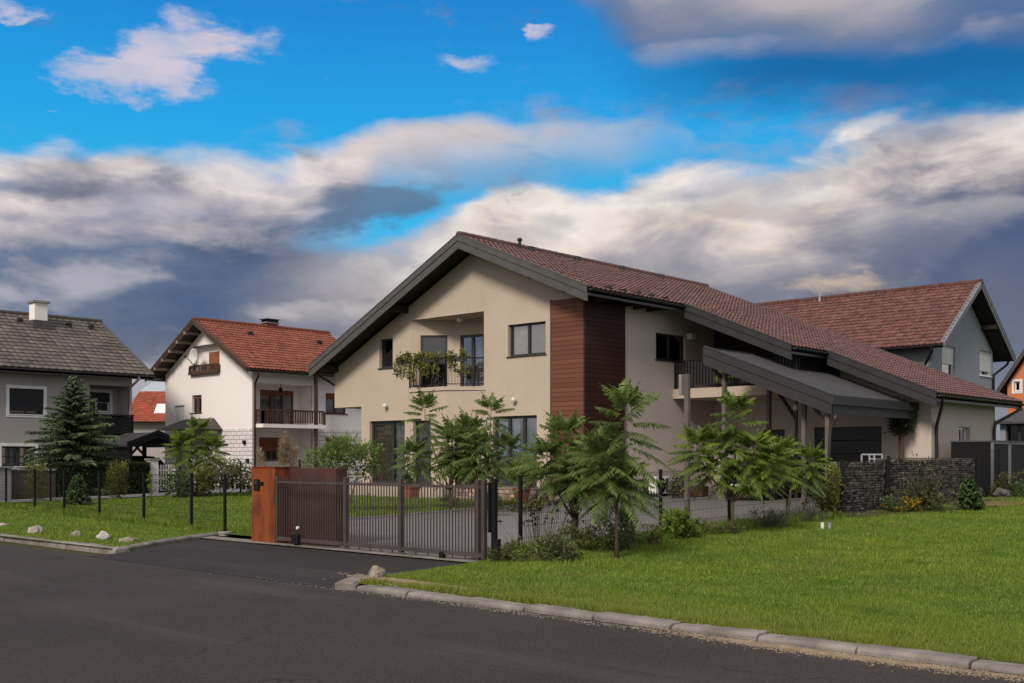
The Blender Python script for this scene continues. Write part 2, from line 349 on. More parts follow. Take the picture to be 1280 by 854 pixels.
L_SEED = leafmat('dark_seed_heads', (.01,.008,.007), (.03,.02,.018), (.05,.035,.03), .1)
# ------------------------------------------------------------------ sky: an environment in azimuth / elevation, daylight behind drifting clouds
SUN_DIR = Vector((.26, -.88, .68)).normalized()
def make_world():
    w = bpy.data.worlds.new('World'); sc.world = w; w.use_nodes = True
    t = NT(w.node_tree); bg = t.n['Background']
    tc = t.new('ShaderNodeTexCoord'); s = t.new('ShaderNodeSeparateXYZ'); t.l.new(tc.outputs['Generated'], s.inputs[0])
    x, y, z = s.outputs
    e = t.m('ADD', t.m('MULTIPLY', x, CA), t.m('MULTIPLY', y, SA)); f = t.m('ADD', t.m('MULTIPLY', x, -SA), t.m('MULTIPLY', y, CA))
    az = t.m('ARCTAN2', e, f)
    Y = t.m('DIVIDE', z, t.m('MAXIMUM', t.m('SQRT', t.m('ADD', t.m('MULTIPLY', x, x), t.m('MULTIPLY', y, y))), .001))
    def S(px, py):
        a = math.atan((px - 640) / FPX); return a, (HZ - py) / FPX * math.cos(a)
    v = t.comb(az, Y, 0.0); vw = t.comb(t.m('MULTIPLY', az, .62), Y, 0.0)
    def nz(scale, det=6, rough=.55, off=0.0, dist=0):
        return t.m('SUBTRACT', t.noise2(t.comb(t.m('ADD', t.m('MULTIPLY', az, .46), off), t.m('ADD', Y, off*1.7)), scale, det, rough, dist), .5)
    def vor(ox, oy, scale, off):
        n = t.new('ShaderNodeTexVoronoi', feature='SMOOTH_F1', voronoi_dimensions='2D'); n.inputs['Scale'].default_value = scale; n.inputs['Smoothness'].default_value = .4
        n.inputs['Detail'].default_value = 1.5; n.inputs['Roughness'].default_value = .5
        w1 = t.m('MULTIPLY', wrp, .045); w2 = t.m('MULTIPLY', wrp2, .045)
        t.l.new(t.comb(t.m('ADD', t.m('ADD', t.m('MULTIPLY', az, .38), off+ox), w1), t.m('ADD', t.m('ADD', Y, oy), w2), 0.0), n.inputs['Vector'])
        return t.m('SUBTRACT', .45, n.outputs['Distance'])
    wrp, wrp2 = nz(14, 4, .6, 20.3), nz(14, 4, .6, 33.7)
    big, med, fin = nz(7, 5, .5, 3.1), nz(17, 7, .58, 8.7, .3), nz(48, 6, .6, 1.3)
    puff = vor(0, 0, 13, 2.0); puff_up = vor(-.010, .020, 13, 2.0)
    relief = t.m('SUBTRACT', puff, puff_up)                      # > 0 on the tops of the billows
    soft = t.m('SUBTRACT', nz(9, 5, .55, 8.7, .2), t.m('SUBTRACT', t.noise2(t.comb(t.m('ADD', t.m('MULTIPLY', az, .46), 8.69), t.m('ADD', Y, 8.7*1.7+.028)), 9, 5, .55, .2), .5))
    relief = t.m('ADD', t.m('MULTIPLY', relief, .60), t.m('MULTIPLY', soft, .95))
    lit = t.step(relief, .0, .30); dim = t.step(relief, .0, -.30)
    billow = t.m('ADD', t.m('MULTIPLY', big, .09), t.m('ADD', t.m('MULTIPLY', med, .045), t.m('ADD', t.m('MULTIPLY', fin, .022), t.m('MULTIPLY', puff, .05))))
    azw = t.m('ADD', az, t.m('ADD', t.m('MULTIPLY', nz(16, 5, .6, 41.0), .10), t.m('MULTIPLY', fin, .02))); Yw = t.m('ADD', Y, t.m('ADD', t.m('MULTIPLY', nz(16, 5, .6, 57.0), .055), t.m('MULTIPLY', fin, .012)))
    def curve(pts):            # a cloud edge: height as a function of azimuth
        n = t.new('ShaderNodeFloatCurve'); c = n.mapping.curves[0]
        q = [((S(px, py)[0] + .6) / 1.2, S(px, py)[1] / .5) for px, py in pts]
        c.points[0].location = (0, q[0][1]); c.points[1].location = (1, q[-1][1])
        for a in q: c.points.new(*a)
        for p_ in c.points: p_.handle_type = 'AUTO_CLAMPED'
        n.mapping.use_clip = False; n.mapping.update()
        t.l.new(t.m('DIVIDE', t.m('ADD', az, .6), 1.2, clamp=True), n.inputs['Value'])
        return t.m('MULTIPLY', n.outputs[0], .5)
    def blob(px, py, rx, ry, amp=1.0, rot=0.0):
        a, b = S(px, py); dx = t.m('MULTIPLY', t.m('SUBTRACT', azw, a), FPX / rx); dy = t.m('MULTIPLY', t.m('SUBTRACT', Yw, b), FPX / ry)
        if rot:
            dx2 = t.m('ADD', dx, t.m('MULTIPLY', dy, rot)); dx = dx2
        r2 = t.m('ADD', t.m('MULTIPLY', dx, dx), t.m('MULTIPLY', dy, dy))
        return t.m('MULTIPLY', t.m('EXPONENT', t.m('MULTIPLY', r2, -1.0)), amp)
    def add(*a):
        k = a[0]
        for b in a[1:]: k = t.m('ADD', k, b)
        return k
    L = lin
    # clear blue between the clouds: the Nishita sky, deepened
    sky = t.new('ShaderNodeTexSky', sky_type='NISHITA'); sky.sun_disc = False
    sky.sun_elevation = math.asin(SUN_DIR.z); sky.sun_rotation = math.atan2(SUN_DIR.x, SUN_DIR.y); sky.altitude = 200; sky.dust_density = .4; sky.ozone_density = 3
    blue = t.ramp(t.m('MULTIPLY', Y, 2.0), [(.0, L((120,190,225))), (.45, L((30,182,238))), (.62, L((4,164,234))), (.80, L((2,138,218))), (1, L((2,112,200)))])
    skyc = t.mix(.12, blue, t.mix(1, sky.outputs[0], (.10,.10,.10), 'MULTIPLY'))
    c = skyc
    # thin veils
    veil = t.step(add(nz(12, 7, .65, 5.2), blob(900, 180, 110, 60, .20), blob(990, 120, 110, 30, .12), blob(1090, 110, 110, 30, .12), blob(620, 225, 200, 30, .08), t.m('MULTIPLY', med, .6)), .06, .48)
    c = t.mix(t.m('MULTIPLY', veil, .85), c, L((168,165,178)))
    # right-hand bank
    yb = curve([(0,250),(250,272),(420,276),(490,274),(560,260),(640,243),(760,230),(860,205),(960,185),(1060,155),(1160,132),(1280,118)])
    dB = t.m('SUBTRACT', t.m('ADD', yb, t.m('MULTIPLY', billow, .55)), Y)
    mB = t.step(dB, -.004, .016)
    dBs = t.m('ADD', dB, t.m('MULTIPLY', med, .10))
    cB = t.ramp(t.m('MULTIPLY', dBs, 3.2), [(0, L((212,208,214))), (.06, L((246,238,230))), (.14, L((232,218,208))), (.22, L((182,175,179))), (.32, L((142,142,153))), (.48, L((114,120,137))), (.8, L((106,113,130)))])
    cR = t.ramp(t.m('MULTIPLY', dBs, 3.2), [(0, L((208,202,206))), (.06, L((232,222,216))), (.13, L((186,176,178))), (.20, L((116,122,142))), (.34, L((80,96,130))), (.55, L((98,108,132))), (1, L((110,116,132)))])
    cB = t.mix(t.step(t.m('ADD', az, t.m('MULTIPLY', big, .2)), .22, .36), cB, cR)
    lump = t.step(add(nz(22, 6, .55, 9.9), blob(1070, 356, 60, 20, .5), blob(900, 262, 70, 28, .25), blob(1010, 352, 70, 18, .12), blob(820, 330, 60, 18, .1)), .16, .5)
    cB = t.mix(t.m('MULTIPLY', lump, .75), cB, L((226,200,170)))
    shade = t.step(add(nz(14, 5, .5, 4.4), blob(1150, 270, 200, 40, .22), blob(860, 320, 100, 30, .08)), .05, .35)
    cB = t.mix(t.m('MULTIPLY', shade, .6), cB, L((88,98,120)))
    lf = t.step(az, S(620,0)[0], S(380,0)[0]); cB = t.mix(t.m('MULTIPLY', lf, .75), cB, L((118,123,140)))
    dp = t.step(dB, .13, .03); lit2 = t.m('MULTIPLY', lit, t.m('ADD', t.m('MULTIPLY', dp, .85), .15))
    cB = t.mix(t.m('MULTIPLY', lit2, .5), cB, L((244,234,224))); cB = t.mix(t.m('MULTIPLY', dim, .38), cB, L((108,115,134)))
    c = t.mix(mB, c, cB)
    # left-hand bank with its tail running to the right
    ya = curve([(0,190),(90,178),(180,176),(260,182),(330,192),(400,176),(470,148),(540,150),(640,158),(720,140),(800,126),(850,140),(900,250),(1280,500)])
    yl = curve([(0,640),(120,600),(250,470),(370,360),(440,318),(480,250),(540,222),(600,208),(680,196),(760,178),(810,152),(850,140),(1280,130)])
    dA = t.m('SUBTRACT', t.m('ADD', ya, t.m('MULTIPLY', billow, .5)), Y)
    lo = t.step(t.m('SUBTRACT', t.m('ADD', Y, t.m('MULTIPLY', billow, .6)), yl), -.05, .06)
    mA = t.m('MULTIPLY', t.step(dA, -.004, .018), lo)
    dAs = t.m('ADD', dA, t.m('ADD', t.m('MULTIPLY', med, .10), t.m('MULTIPLY', big, .06)))
    cA = t.ramp(t.m('MULTIPLY', dAs, 3.0), [(0, L((206,202,210))), (.07, L((232,222,218))), (.16, L((178,172,180))), (.26, L((106,121,149))), (.42, L((80,101,134))), (.62, L((88,102,126))), (.8, L((96,104,120))), (1, L((104,112,126)))])
    tail = t.step(az, -.17, -.08)
    cA = t.mix(t.m('MULTIPLY', tail, .55), cA, L((186,174,176)))
    lmp = t.step(add(nz(16, 6, .55, 12.4, .3), blob(300, 292, 120, 24, .46), blob(100, 203, 120, 18, .5), blob(430, 180, 130, 24, .22), blob(150, 300, 80, 20, .06), blob(60, 350, 110, 16, .10)), .13, .50)
    cA = t.mix(t.m('MULTIPLY', lmp, .72), cA, L((204,192,190)))
    drk = t.step(add(nz(13, 5, .5, 7.7), blob(200, 250, 170, 24, .20), blob(330, 325, 140, 22, .30), blob(140, 335, 120, 20, .12), blob(60, 240, 120, 20, .14)), .10, .42)
    cA = t.mix(t.m('MULTIPLY', drk, .8), cA, L((64,84,114)))
    low = t.step(Y, .17, .08)
    cA = t.mix(t.m('MULTIPLY', low, t.step(nz(11, 6, .6, 2.2), -.15, .2)), cA, L((114,121,137)))
    cA = t.mix(t.m('MULTIPLY', lit, .5), cA, L((216,208,212))); cA = t.mix(t.m('MULTIPLY', dim, .6), cA, L((74,96,128)))
    c = t.mix(mA, c, cA)
    # dark puffs in the middle
    pf = t.step(add(t.m('MULTIPLY', med, 1.6), t.m('MULTIPLY', fin, 1.1), blob(440, 272, 60, 26, .75), blob(515, 264, 48, 22, .65), blob(565, 234, 55, 12, .22)), .22, .85)
    c = t.mix(t.m('MULTIPLY', pf, .85), c, t.ramp(t.m('ADD', t.m('MULTIPLY', med, 1.2), .45), [(0, L((66,100,138))), (1, L((112,130,152)))]))
    # the bank overhead at the top right
    yc = curve([(560,-80),(690,-22),(730,2),(770,24),(820,56),(900,52),(1000,58),(1100,66),(1200,62),(1280,56)])
    dC = t.m('SUBTRACT', Y, t.m('ADD', yc, t.m('MULTIPLY', billow, .45)))
    mC = t.step(dC, -.012, .016)
    und = t.step(t.m('ADD', dC, t.m('MULTIPLY', med, .06)), -.075, -.02)
    c = t.mix(t.m('MULTIPLY', und, t.m('MULTIPLY', t.step(az, .03, .26), .8)), c, L((22,88,150)))
    cC = t.ramp(t.m('MULTIPLY', t.m('ADD', dC, t.m('MULTIPLY', med, .05)), 8.0), [(0, L((78,118,168))), (.18, L((118,132,160))), (.34, L((176,170,176))), (.6, L((198,188,188))), (1, L((176,170,178)))])
    cC = t.mix(t.step(az, .26, .42), cC, L((84,112,156)))
    cC = t.mix(t.m('MULTIPLY', lit, .35), cC, L((206,196,198))); cC = t.mix(t.m('MULTIPLY', dim, .45), cC, L((104,122,156)))
    c = t.mix(mC, c, cC)
    # small fair-weather scraps
    bs = add(blob(196, 76, 36, 30, .9), blob(150, 92, 60, 15, .6), blob(84, 94, 34, 12, .6), blob(237, 46, 20, 22, .8), blob(306, 50, 42, 24, .95),
             blob(145, 116, 46, 12, .55), blob(596, 84, 36, 12, .75, .6), blob(657, 44, 17, 9, .8), blob(22, 10, 36, 11, .8), blob(170, 104, 60, 20, .5), blob(215, 62, 20, 20, .5), blob(64, 136, 18, 5, .4))
    sm = t.step(t.m('ADD', bs, t.m('MULTIPLY', t.step(bs, .05, .35), t.m('ADD', t.m('MULTIPLY', med, 2.4), t.m('MULTIPLY', fin, 2.0)))), .18, 1.25)
    c = t.mix(t.m('MULTIPLY', sm, .86), c, t.ramp(t.m('ADD', t.m('MULTIPLY', med, 1.6), .5), [(.2, L((150,178,214))), (.8, L((222,206,214)))]))
    # haze towards the horizon
    c = t.mix(t.m('MULTIPLY', t.step(Y, .11, .0), .7), c, L((150,156,166)))
    # the rest of the dome, away from the street view: broken bright cloud
    cl = t.noise(t.comb(x, y, t.m('MULTIPLY', z, 1.6)), 2.6, 7, .6)
    rest = t.mix(t.step(cl, .40, .56), L((150,172,200)), t.ramp(cl, [(.42, (1.15,1.05,.95)), (.62, (.85,.80,.76)), (.8, (.52,.52,.54))]))
    away = t.m('MAXIMUM', t.step(t.m('ABSOLUTE', az), .62, .95), t.step(Y, .55, .95))
    c = t.mix(away, c, rest)
    below = t.step(z, -.01, -.06); c = t.mix(below, c, (.06, .06, .05))
    fin_ = t.new('ShaderNodeMix', data_type='RGBA', blend_type='MULTIPLY'); fin_.inputs[0].default_value = 1
    t.l.new(c, fin_.inputs[6]); fin_.inputs[7].default_value = (10, 10, 10, 1)
    t.l.new(fin_.outputs[2], bg.inputs[0]); bg.inputs[1].default_value = .1
    w.cycles.sampling_method = 'NONE'
make_world()
sl = bpy.data.lights.new('sun', 'SUN'); so = bpy.data.objects.new('sun', sl); col.objects.link(so)
sl.energy = 3.4; sl.angle = R(15); sl.color = (1.0, .90, .78)
so.rotation_euler = (-SUN_DIR).to_track_quat('-Z', 'Y').to_euler()
# ------------------------------------------------------------------ the land, the street, the lawns
def sheet(name, vs, left, right, dz, m, kind='structure', nu=1, flat=False):
    """a strip of land between x=left(v) and x=right(v), laid dz above the terrain"""
    b = MB(); rows = []
    for v in vs:
        l, r = left(v), right(v)
        rows.append([(l + (r-l)*i/nu, v, (0 if flat else T(v)) + dz) for i in range(nu+1)])
    for a, c in zip(rows, rows[1:]):
        for i in range(nu): b.quad(a[i], a[i+1], c[i+1], c[i])
    o = b.build(name, m); return tag(o, kind=kind)
K = lambda c: (lambda v: c)
def lerp(pts):
    xs = [p[0] for p in pts]; ys = [p[1] for p in pts]
    return lambda v: float(np.interp(v, xs, ys))
sheet('ground', [-300,-60,-20,9.2,13,38,60,300,1500], K(-1500), K(1500), -.05, LAND)
sheet('road', [-7.5, 9.05], K(-260), K(220), 0.0, ASPH)
sheet('driveway_apron', [8.9,9.6,12.45], lerp([(8.9,-18.1),(9.6,-18.3),(12.45,-20.4)]), lerp([(8.9,-11.45),(10,-11.75),(12.45,-12.15)]), .004, ASPH2)
DRL = lerp([(12.7,-18.8),(13.5,-19.0),(15,-20.6),(17.3,-22.1),(24,-22.35),(36.2,-22.55)])
sheet('driveway', [12.8,13,14,15,16,17.3,20,24,28,32,36.2], DRL, lambda v: -12.75, .012, PAVER)
sheet('gate_sill', [12.4,12.85], K(-20.9), K(-11.9), .028, CONC)
FNC = lerp([(-60,15.9),(-36,15.0),(-33,14.6),(-30,14.1),(-27,13.7),(-24.8,13.65),(-22.3,13.45),(-20.7,13.3)])
sheet('lawn_right', [9.2,10,11,12,13,15,20,25,30,38,60,90], lerp([(9.2,-11.2),(10,-11.75),(12.4,-12.15),(12.8,-12.4),(90,-12.4)]), K(60), .052, TURF, nu=1)
sheet('lawn_verge', [9.6,10.5,11.5,12.5,13.2], K(-75), lerp([(9.6,-18.6),(13.2,-20.75)]), .06, TURF)
sheet('lawn_garden', [13.2,14,16,18,20,23,26,29,34], lerp([(13.2,-38.4),(34,-38.4)]), lambda v: min(DRL(max(v,12.8))-.12, -18.7), .05, TURF)
sheet('neighbour_path', [8,14,18,22,26,30,34,40], lerp([(8,-41.3),(24,-41.3),(27,-42.5),(30,-45),(40,-48)]), lerp([(8,-39.0),(22,-39.0),(30,-38.8),(40,-38.5)]), .06, CONC2)
sheet('planting_bed', [12.9,13,16,20,24,34.5], K(-12.95), K(-12.1), .078, SOIL)
sheet('planting_bed', [24.8,26,30,34,37.5], K(-12.3), lerp([(24.8,-11.6),(30,-10.6),(37.5,-8.5)]), .082, SOIL)
# kerbs of single stones
def kerb(name, pts, w=.28, h=.08, L=.97, m=CONC):
    root = thing(name, None, None, (pts[0][0], pts[0][1], 0)); root['kind'] = 'structure'
    pos_ = []; 
    for (a, b) in zip(pts, pts[1:]):
        A = Vector((a[0], a[1], 0)); B = Vector((b[0], b[1], 0)); n = max(1, round((B-A).length / L)); d = (B-A)/n
        for i in range(n):
            q = MB(); p0 = A + d*i + d.normalized()*.008; p1 = A + d*(i+1) - d.normalized()*.008
            s = Vector((-d.y, d.x, 0)).normalized(); j = random.uniform(-.012, .012); z1 = h + random.uniform(-.012, .012); z2 = h + random.uniform(-.012, .012)
            p0 = p0 + s*j; p1 = p1 + s*(j + random.uniform(-.012,.012)); tz = T(p0.y); tz2 = T(p1.y)
            prof = [(0, -.06), (0, h*.62), (.045, h), (w, h), (w, -.06)]
            va = [p0 + s*a_ + Vector((0,0,tz+(z1-h if zz > 0 else 0)+zz)) for a_, zz in prof]; vb = [p1 + s*a_ + Vector((0,0,tz2+(z2-h if zz > 0 else 0)+zz)) for a_, zz in prof]
            q.add(va+vb, [(0,1,2,3,4), (9,8,7,6,5)] + [(k_, 5+k_, 5+k_+1, k_+1) for k_ in range(4)])
            q.build('kerb_stone', m, root, bevel=.012)
    return root
kerb('kerb', [(-11.0,9.0),(18,9.0)], h=.06)
kerb('kerb', [(-11.0,9.0),(-11.28,9.32),(-11.6,9.8)], L=.5, h=.09)
kerb('kerb', [(-11.6,9.8),(-11.8,10.7),(-12.1,12.4)], w=.09, h=.05, L=1.0)
kerb('kerb', [(-52,9.9),(-18.5,9.62)], h=.07)
kerb('kerb', [(-20.75,13.2),(-18.5,9.7)][::-1], w=.12, h=.09, L=1.0)
kerb('driveway_edging', [(-22.55,36.0),(-22.45,24),(-22.2,17.3),(-20.7,15),(-19.1,13.5)], w=.10, h=.07, L=1.0, m=CONC2)
# sand spilled from the verge onto the road
def grains(name, n, cx, cy, rx, ry, m, size, z=.0, rot=-.02):
    a = rng.normal(size=(n,2))*[rx, ry]; px = cx + a[:,0]; py = cy - np.abs(a[:,1]) + a[:,0]*rot
    s = size*rng.uniform(.4,1.4,n); Q = []
    ang = rng.uniform(0, 6.28, n)
    for k in range(4):
        t_ = ang + k*1.57; Q.append(np.stack([px+s*np.cos(t_), py+s*.8*np.sin(t_), np.full(n, z)], 1))
    Q = np.stack(Q, 1); top = Q.copy(); top[:,:,2] += (s*.45)[:,None]; cen = top.mean(1, keepdims=True); top = cen + (top-cen)*.55
    F = [top] + [np.stack([Q[:,i], Q[:,(i+1)%4], top[:,(i+1)%4], top[:,i]], 1) for i in range(4)]
    return tag(quads(name, np.concatenate(F), m), kind='stuff')
grains('sand_spill', 6000, -4.5, 8.95, .8, .12, SAND, .008, .001)
grains('sand_spill', 2500, -2.6, 8.95, 1.4, .08, SAND, .008, .001)
grains('road_grit', 1500, -8.5, 8.95, 2.6, .09, CONC, .009, .001)
grains('bare_earth', 900, -10.7, 9.75, .5, .2, SAND, .02, .075)
# grass blades, thinner with distance
def grass(name, n, u0, u1, v0, v1, ok, dz, h0=.016, h1=.046, ref=9.5, dmax=45):
    out = []; tot = 0
    while tot < n:
        u = rng.uniform(u0, u1, 400000); v = rng.uniform(v0, v1, 400000)
        d = -SA*u + CA*v; xc = CA*u + SA*v
        keep = (d > 5) & (np.abs(xc) < d*.62 + 3) & (rng.random(400000) < np.clip((ref/np.maximum(d,1))**1.7, 0, 1)) & ok(u, v)
        out.append(np.stack([u[keep], v[keep], d[keep]], 1)); tot += keep.sum()
    a = np.concatenate(out)[:n]; u, v, d = a.T
    z = .0168*np.clip(v-13, 0, 25) + dz
    clump = np.sin(u*2.1+np.sin(v*1.7)*2)*np.sin(v*2.6+np.sin(u*1.3)*2)
    h = rng.uniform(h0, h1, n)*(1+.35*clump)*np.clip(.8+d/40, 1, 1.6); w = .0035*np.clip(d/8, 1, 5)
    th = rng.uniform(0, 6.28, n); lean = rng.uniform(.1, .9, n)*h; th2 = rng.uniform(0, 6.28, n)
    b0 = np.stack([u-w*np.cos(th), v-w*np.sin(th), z-.005], 1); b1 = np.stack([u+w*np.cos(th), v+w*np.sin(th), z-.005], 1)
    tip = np.stack([u+lean*np.cos(th2), v+lean*np.sin(th2), z+h], 1)
    r = np.clip(rng.normal(.45, .2, n) + .1*clump, 0, 1); r[rng.random(n) < .03] = 1
    return tag(quads(name, np.stack([b0, b1, tip], 1), BLADE, None, r), kind='stuff')
rl = lambda v: np.interp(v, [9.27,10,12.4,12.8], [-10.9,-11.55,-12.0,-12.25])
grass('grass', 420000, -12.5, 14, 9.25, 38, lambda u, v: (u > rl(v) + rng.normal(0, .03, len(u))) & (v > 9.27 + rng.normal(0, .02, len(u))), .055)
grass('grass', 60000, -48, -18.4, 9.8, 15, lambda u, v: (v < np.interp(u, [-48,-36,-33,-30,-27,-22.3,-20.7], [15.5,15,14.6,14.1,13.7,13.45,13.3])) & (u < -18.75-(v-9.6)*.58), .06, ref=17)
grass('grass', 70000, -38.3, -18.9, 13.4, 27, lambda u, v: (u < np.interp(v, [12.7,13.5,15,17.3,24,36], [-18.8,-19,-20.6,-22.1,-22.35,-22.5])-.12) & ((u < -36.5) | (v < 26.2)), .05, ref=22)
# a ragged fringe of longer grass over the kerb and round the fence line
grass('grass', 14000, -11.2, 8, 9.2, 9.42, lambda u, v: rng.random(len(u)) < .4+.6*(np.sin(u*3.1)*np.sin(u*7.7+1) > 0), .055, .03, .085)
grass('grass', 9000, -12.6, -11.9, 12.8, 25, lambda u, v: rng.random(len(u)) < .7, .07, .06, .17, ref=18)
grass('grass', 7000, -38, -20.7, 13.1, 15.2, lambda u, v: np.abs(v-np.interp(u, [-36,-33,-30,-27,-22.3,-20.7], [15,14.6,14.1,13.7,13.45,13.3])) < .12, .05, .06, .15, ref=25)
# ------------------------------------------------------------------ building helpers
def frameV(V): return lambda a, z, n: (a, V - n, z)        # wall facing the street, a = x, n outwards
def frameU(U): return lambda a, z, n: (U + n, a, z)        # wall facing right (+x), a = y
def frameB(V): return lambda a, z, n: (a, V + n, z)
def frameL(U): return lambda a, z, n: (U - n, a, z)
def frameAB(A, B):                                          # wall from A to B on plan, outward = right-hand side seen from above
    A = Vector((*A, 0)); d = (Vector((*B, 0)) - A).normalized(); nn = Vector((d.y, -d.x, 0))
    return lambda a, z, n: tuple(A + d*a + nn*n + Vector((0, 0, z)))
def wall(mb, P, a0, a1, z0, top, openings=(), breaks=(), depth=.22):
    """a wall sheet with real openings and reveals; top and z0 may be numbers or functions of a"""
    tf = top if callable(top) else (lambda a: top); bf = z0 if callable(z0) else (lambda a: z0)
    xs = sorted({a0, a1, *[x for x in breaks if a0 < x < a1], *[x for o in openings for x in o[:2] if a0 < x < a1]})
    for l, r in zip(xs, xs[1:]):
        m = (l+r)/2; ops = sorted([o for o in openings if o[0] < m < o[1]], key=lambda o: o[2])
        zl, zr = bf(l+1e-6), bf(r-1e-6)
        for o in ops:
            if o[2] > zl + 1e-4: mb.quad(P(l,zl,0), P(r,zr,0), P(r,o[2],0), P(l,o[2],0))
            zl = zr = o[3]
        mb.quad(P(l,zl,0), P(r,zr,0), P(r,tf(r-1e-6),0), P(l,tf(l+1e-6),0))
    for a, b, c, d in [o[:4] for o in openings]:
        mb.quad(P(a,c,0), P(a,c,-depth), P(a,d,-depth), P(a,d,0)); mb.quad(P(b,c,-depth), P(b,c,0), P(b,d,0), P(b,d,-depth))
        mb.quad(P(a,d,0), P(a,d,-depth), P(b,d,-depth), P(b,d,0)); mb.quad(P(a,c,-depth), P(a,c,0), P(b,c,0), P(b,c,-depth))
def curtain(P, a0, a1, z0, z1, n, m, parent, waves=9, amp=.035):
    b = MB(); k = waves*6
    pts = [(a0+(a1-a0)*i/k, n + amp*math.sin(i*math.pi/3+random.random()*.6)) for i in range(k+1)]
    for (a, x), (c, y) in zip(pts, pts[1:]): b.quad(P(a,z0,x), P(c,z0,y), P(c,z1,y), P(a,z1,x))
    return b.build('curtain', m, parent, smooth=True)
def window(house, P, o, sashes=2, fm=DARKFR, fw=.07, n=-.13, sill=True, curt=None, glass=GLASS, name='window', bars=(), shutter=None, sillm=None, splits=None, trim=None):
    a0, a1, z0, z1 = o[:4]; b = MB()
    b.pbox(P, a0, a1, z0, z0+fw, n-.06, n); b.pbox(P, a0, a1, z1-fw, z1, n-.06, n)
    b.pbox(P, a0, a0+fw, z0+fw, z1-fw, n-.06, n); b.pbox(P, a1-fw, a1, z0+fw, z1-fw, n-.06, n)
    cuts = splits or [a0+(a1-a0)*i/sashes for i in range(1, sashes)]
    for c in cuts: b.pbox(P, c-fw*.7, c+fw*.7, z0+fw, z1-fw, n-.06, n+.012)
    for zz in bars: b.pbox(P, a0+fw, a1-fw, zz-fw*.3, zz+fw*.3, n-.055, n-.003)
    w = b.build(name, fm, house, bevel=.006)
    e = [a0+fw] + list(cuts) + [a1-fw]
    for l, r in zip(e, e[1:]):
        q = MB(); g = fw*.7; l2 = l+(g if l > a0+fw else 0); r2 = r-(g if r < a1-fw else 0)
        q.quad(P(l2,z0+fw,n-.035), P(r2,z0+fw,n-.035), P(r2,z1-fw,n-.035), P(l2,z1-fw,n-.035)); q.build('pane', glass, w)
    if sill: MB().pbox(P, a0-.05, a1+.05, z0-.045, z0-.003, n, .05).build('sill', sillm or fm, w, bevel=.006)
    if trim:
        q = MB(); t_ = .14
        q.pbox(P, a0-t_, a0-.002, z0-t_, z1+t_, -.01, .025); q.pbox(P, a1+.002, a1+t_, z0-t_, z1+t_, -.01, .025)
        q.pbox(P, a0-.002, a1+.002, z1+.002, z1+t_, -.01, .025); q.pbox(P, a0-.002, a1+.002, z0-t_, z0-.05, -.01, .025)
        q.build('trim', trim, w)
    if shutter:
        zb = z1-(z1-z0)*shutter[1]; q = MB(); k = max(2, int((z1-zb)/.07))
        for i in range(k):
            za = zb+(z1-zb)*i/k; zc = zb+(z1-zb)*(i+1)/k
            q.quad(P(a0,za,n+.03), P(a1,za,n+.03), P(a1,zc-.008,n+.042), P(a0,zc-.008,n+.042)); q.quad(P(a0,zc-.008,n+.042), P(a1,zc-.008,n+.042), P(a1,zc,n+.03), P(a0,zc,n+.03))
        q.build('roller_shutter', shutter[0], w)
    for c in (curt or ()): curtain(P, a0+(a1-a0)*c[0], a0+(a1-a0)*c[1], z0+.04, z1-.04, n-.16, c[2], w, waves=max(3, int((a1-a0)*(c[1]-c[0])*6)))
    return w
def tiles(name, O, e1, e2, L, S, m, parent, tw=.25, tc=.31, prof='roman', z=0):
    """roof covering of single interlocking tiles: O upper corner, e1 along the ridge, e2 down the slope"""
    O, e1, e2 = Vector(O), Vector(e1).normalized(), Vector(e2).normalized(); nrm = e1.cross(e2)
    if nrm.z < 0: nrm = -nrm
    nc = max(1, round(L/tw)); nr = max(1, round(S/tc)); tw = L/nc; tc = S/nr; k = 6
    hh = {'roman': [0,.004,.0,.022,.034,.022], 'wave': [0,.013,.025,.025,.013,.002]}[prof]
    xs = np.arange(nc*k+1)*tw/k; h = np.array([hh[i % k] for i in range(nc*k+1)])
    X = np.array(O)[None] + xs[:,None]*np.array(e1)[None]
    N = np.array(nrm); E = np.array(e2); Q = []; rn = []
    jit = rng.normal(0, .004, (nr, nc)); rnd = np.clip(rng.normal(.5, .2, (nr, nc)), 0, 1); rnd[rng.random((nr, nc)) < .04] = .98
    for j in range(nr):
        top = X + (j*tc)*E + (h*.8)[:,None]*N; jj = np.repeat(jit[j], k); jj = np.append(jj, jj[-1])
        bot = X + ((j+1)*tc+.03)*E + (h+.034+jj)[:,None]*N; low = X + ((j+1)*tc+.03)*E + (h*.6)[:,None]*N
        Q.append(np.stack([top[:-1], bot[:-1], bot[1:], top[1:]], 1)); Q.append(np.stack([bot[:-1], low[:-1], low[1:], bot[1:]], 1))
        r = np.repeat(rnd[j], k); rn += [r, r*.8]
    o = quads(name, np.concatenate(Q), m, parent, np.concatenate(rn)); return o
def ridge_caps(O, e1, L, m, parent, rad=.12):
    b = MB(); n = max(1, round(L/.38)); O = Vector(O); e = Vector(e1).normalized(); d = L/n
    for i in range(n):
        p = O+e*(d*i); b.tube([p, p+e*(d+.03)], [rad, rad*1.14], 8)
    return b.build('ridge_tiles', m, parent)
def vents(pts, m, parent):
    for x, y, z in pts:
        b = MB(); b.box(x-.09, x+.09, y-.13, y+.13, z-.12, z+.12); b.build('roof_vent', m, parent, bevel=.03)
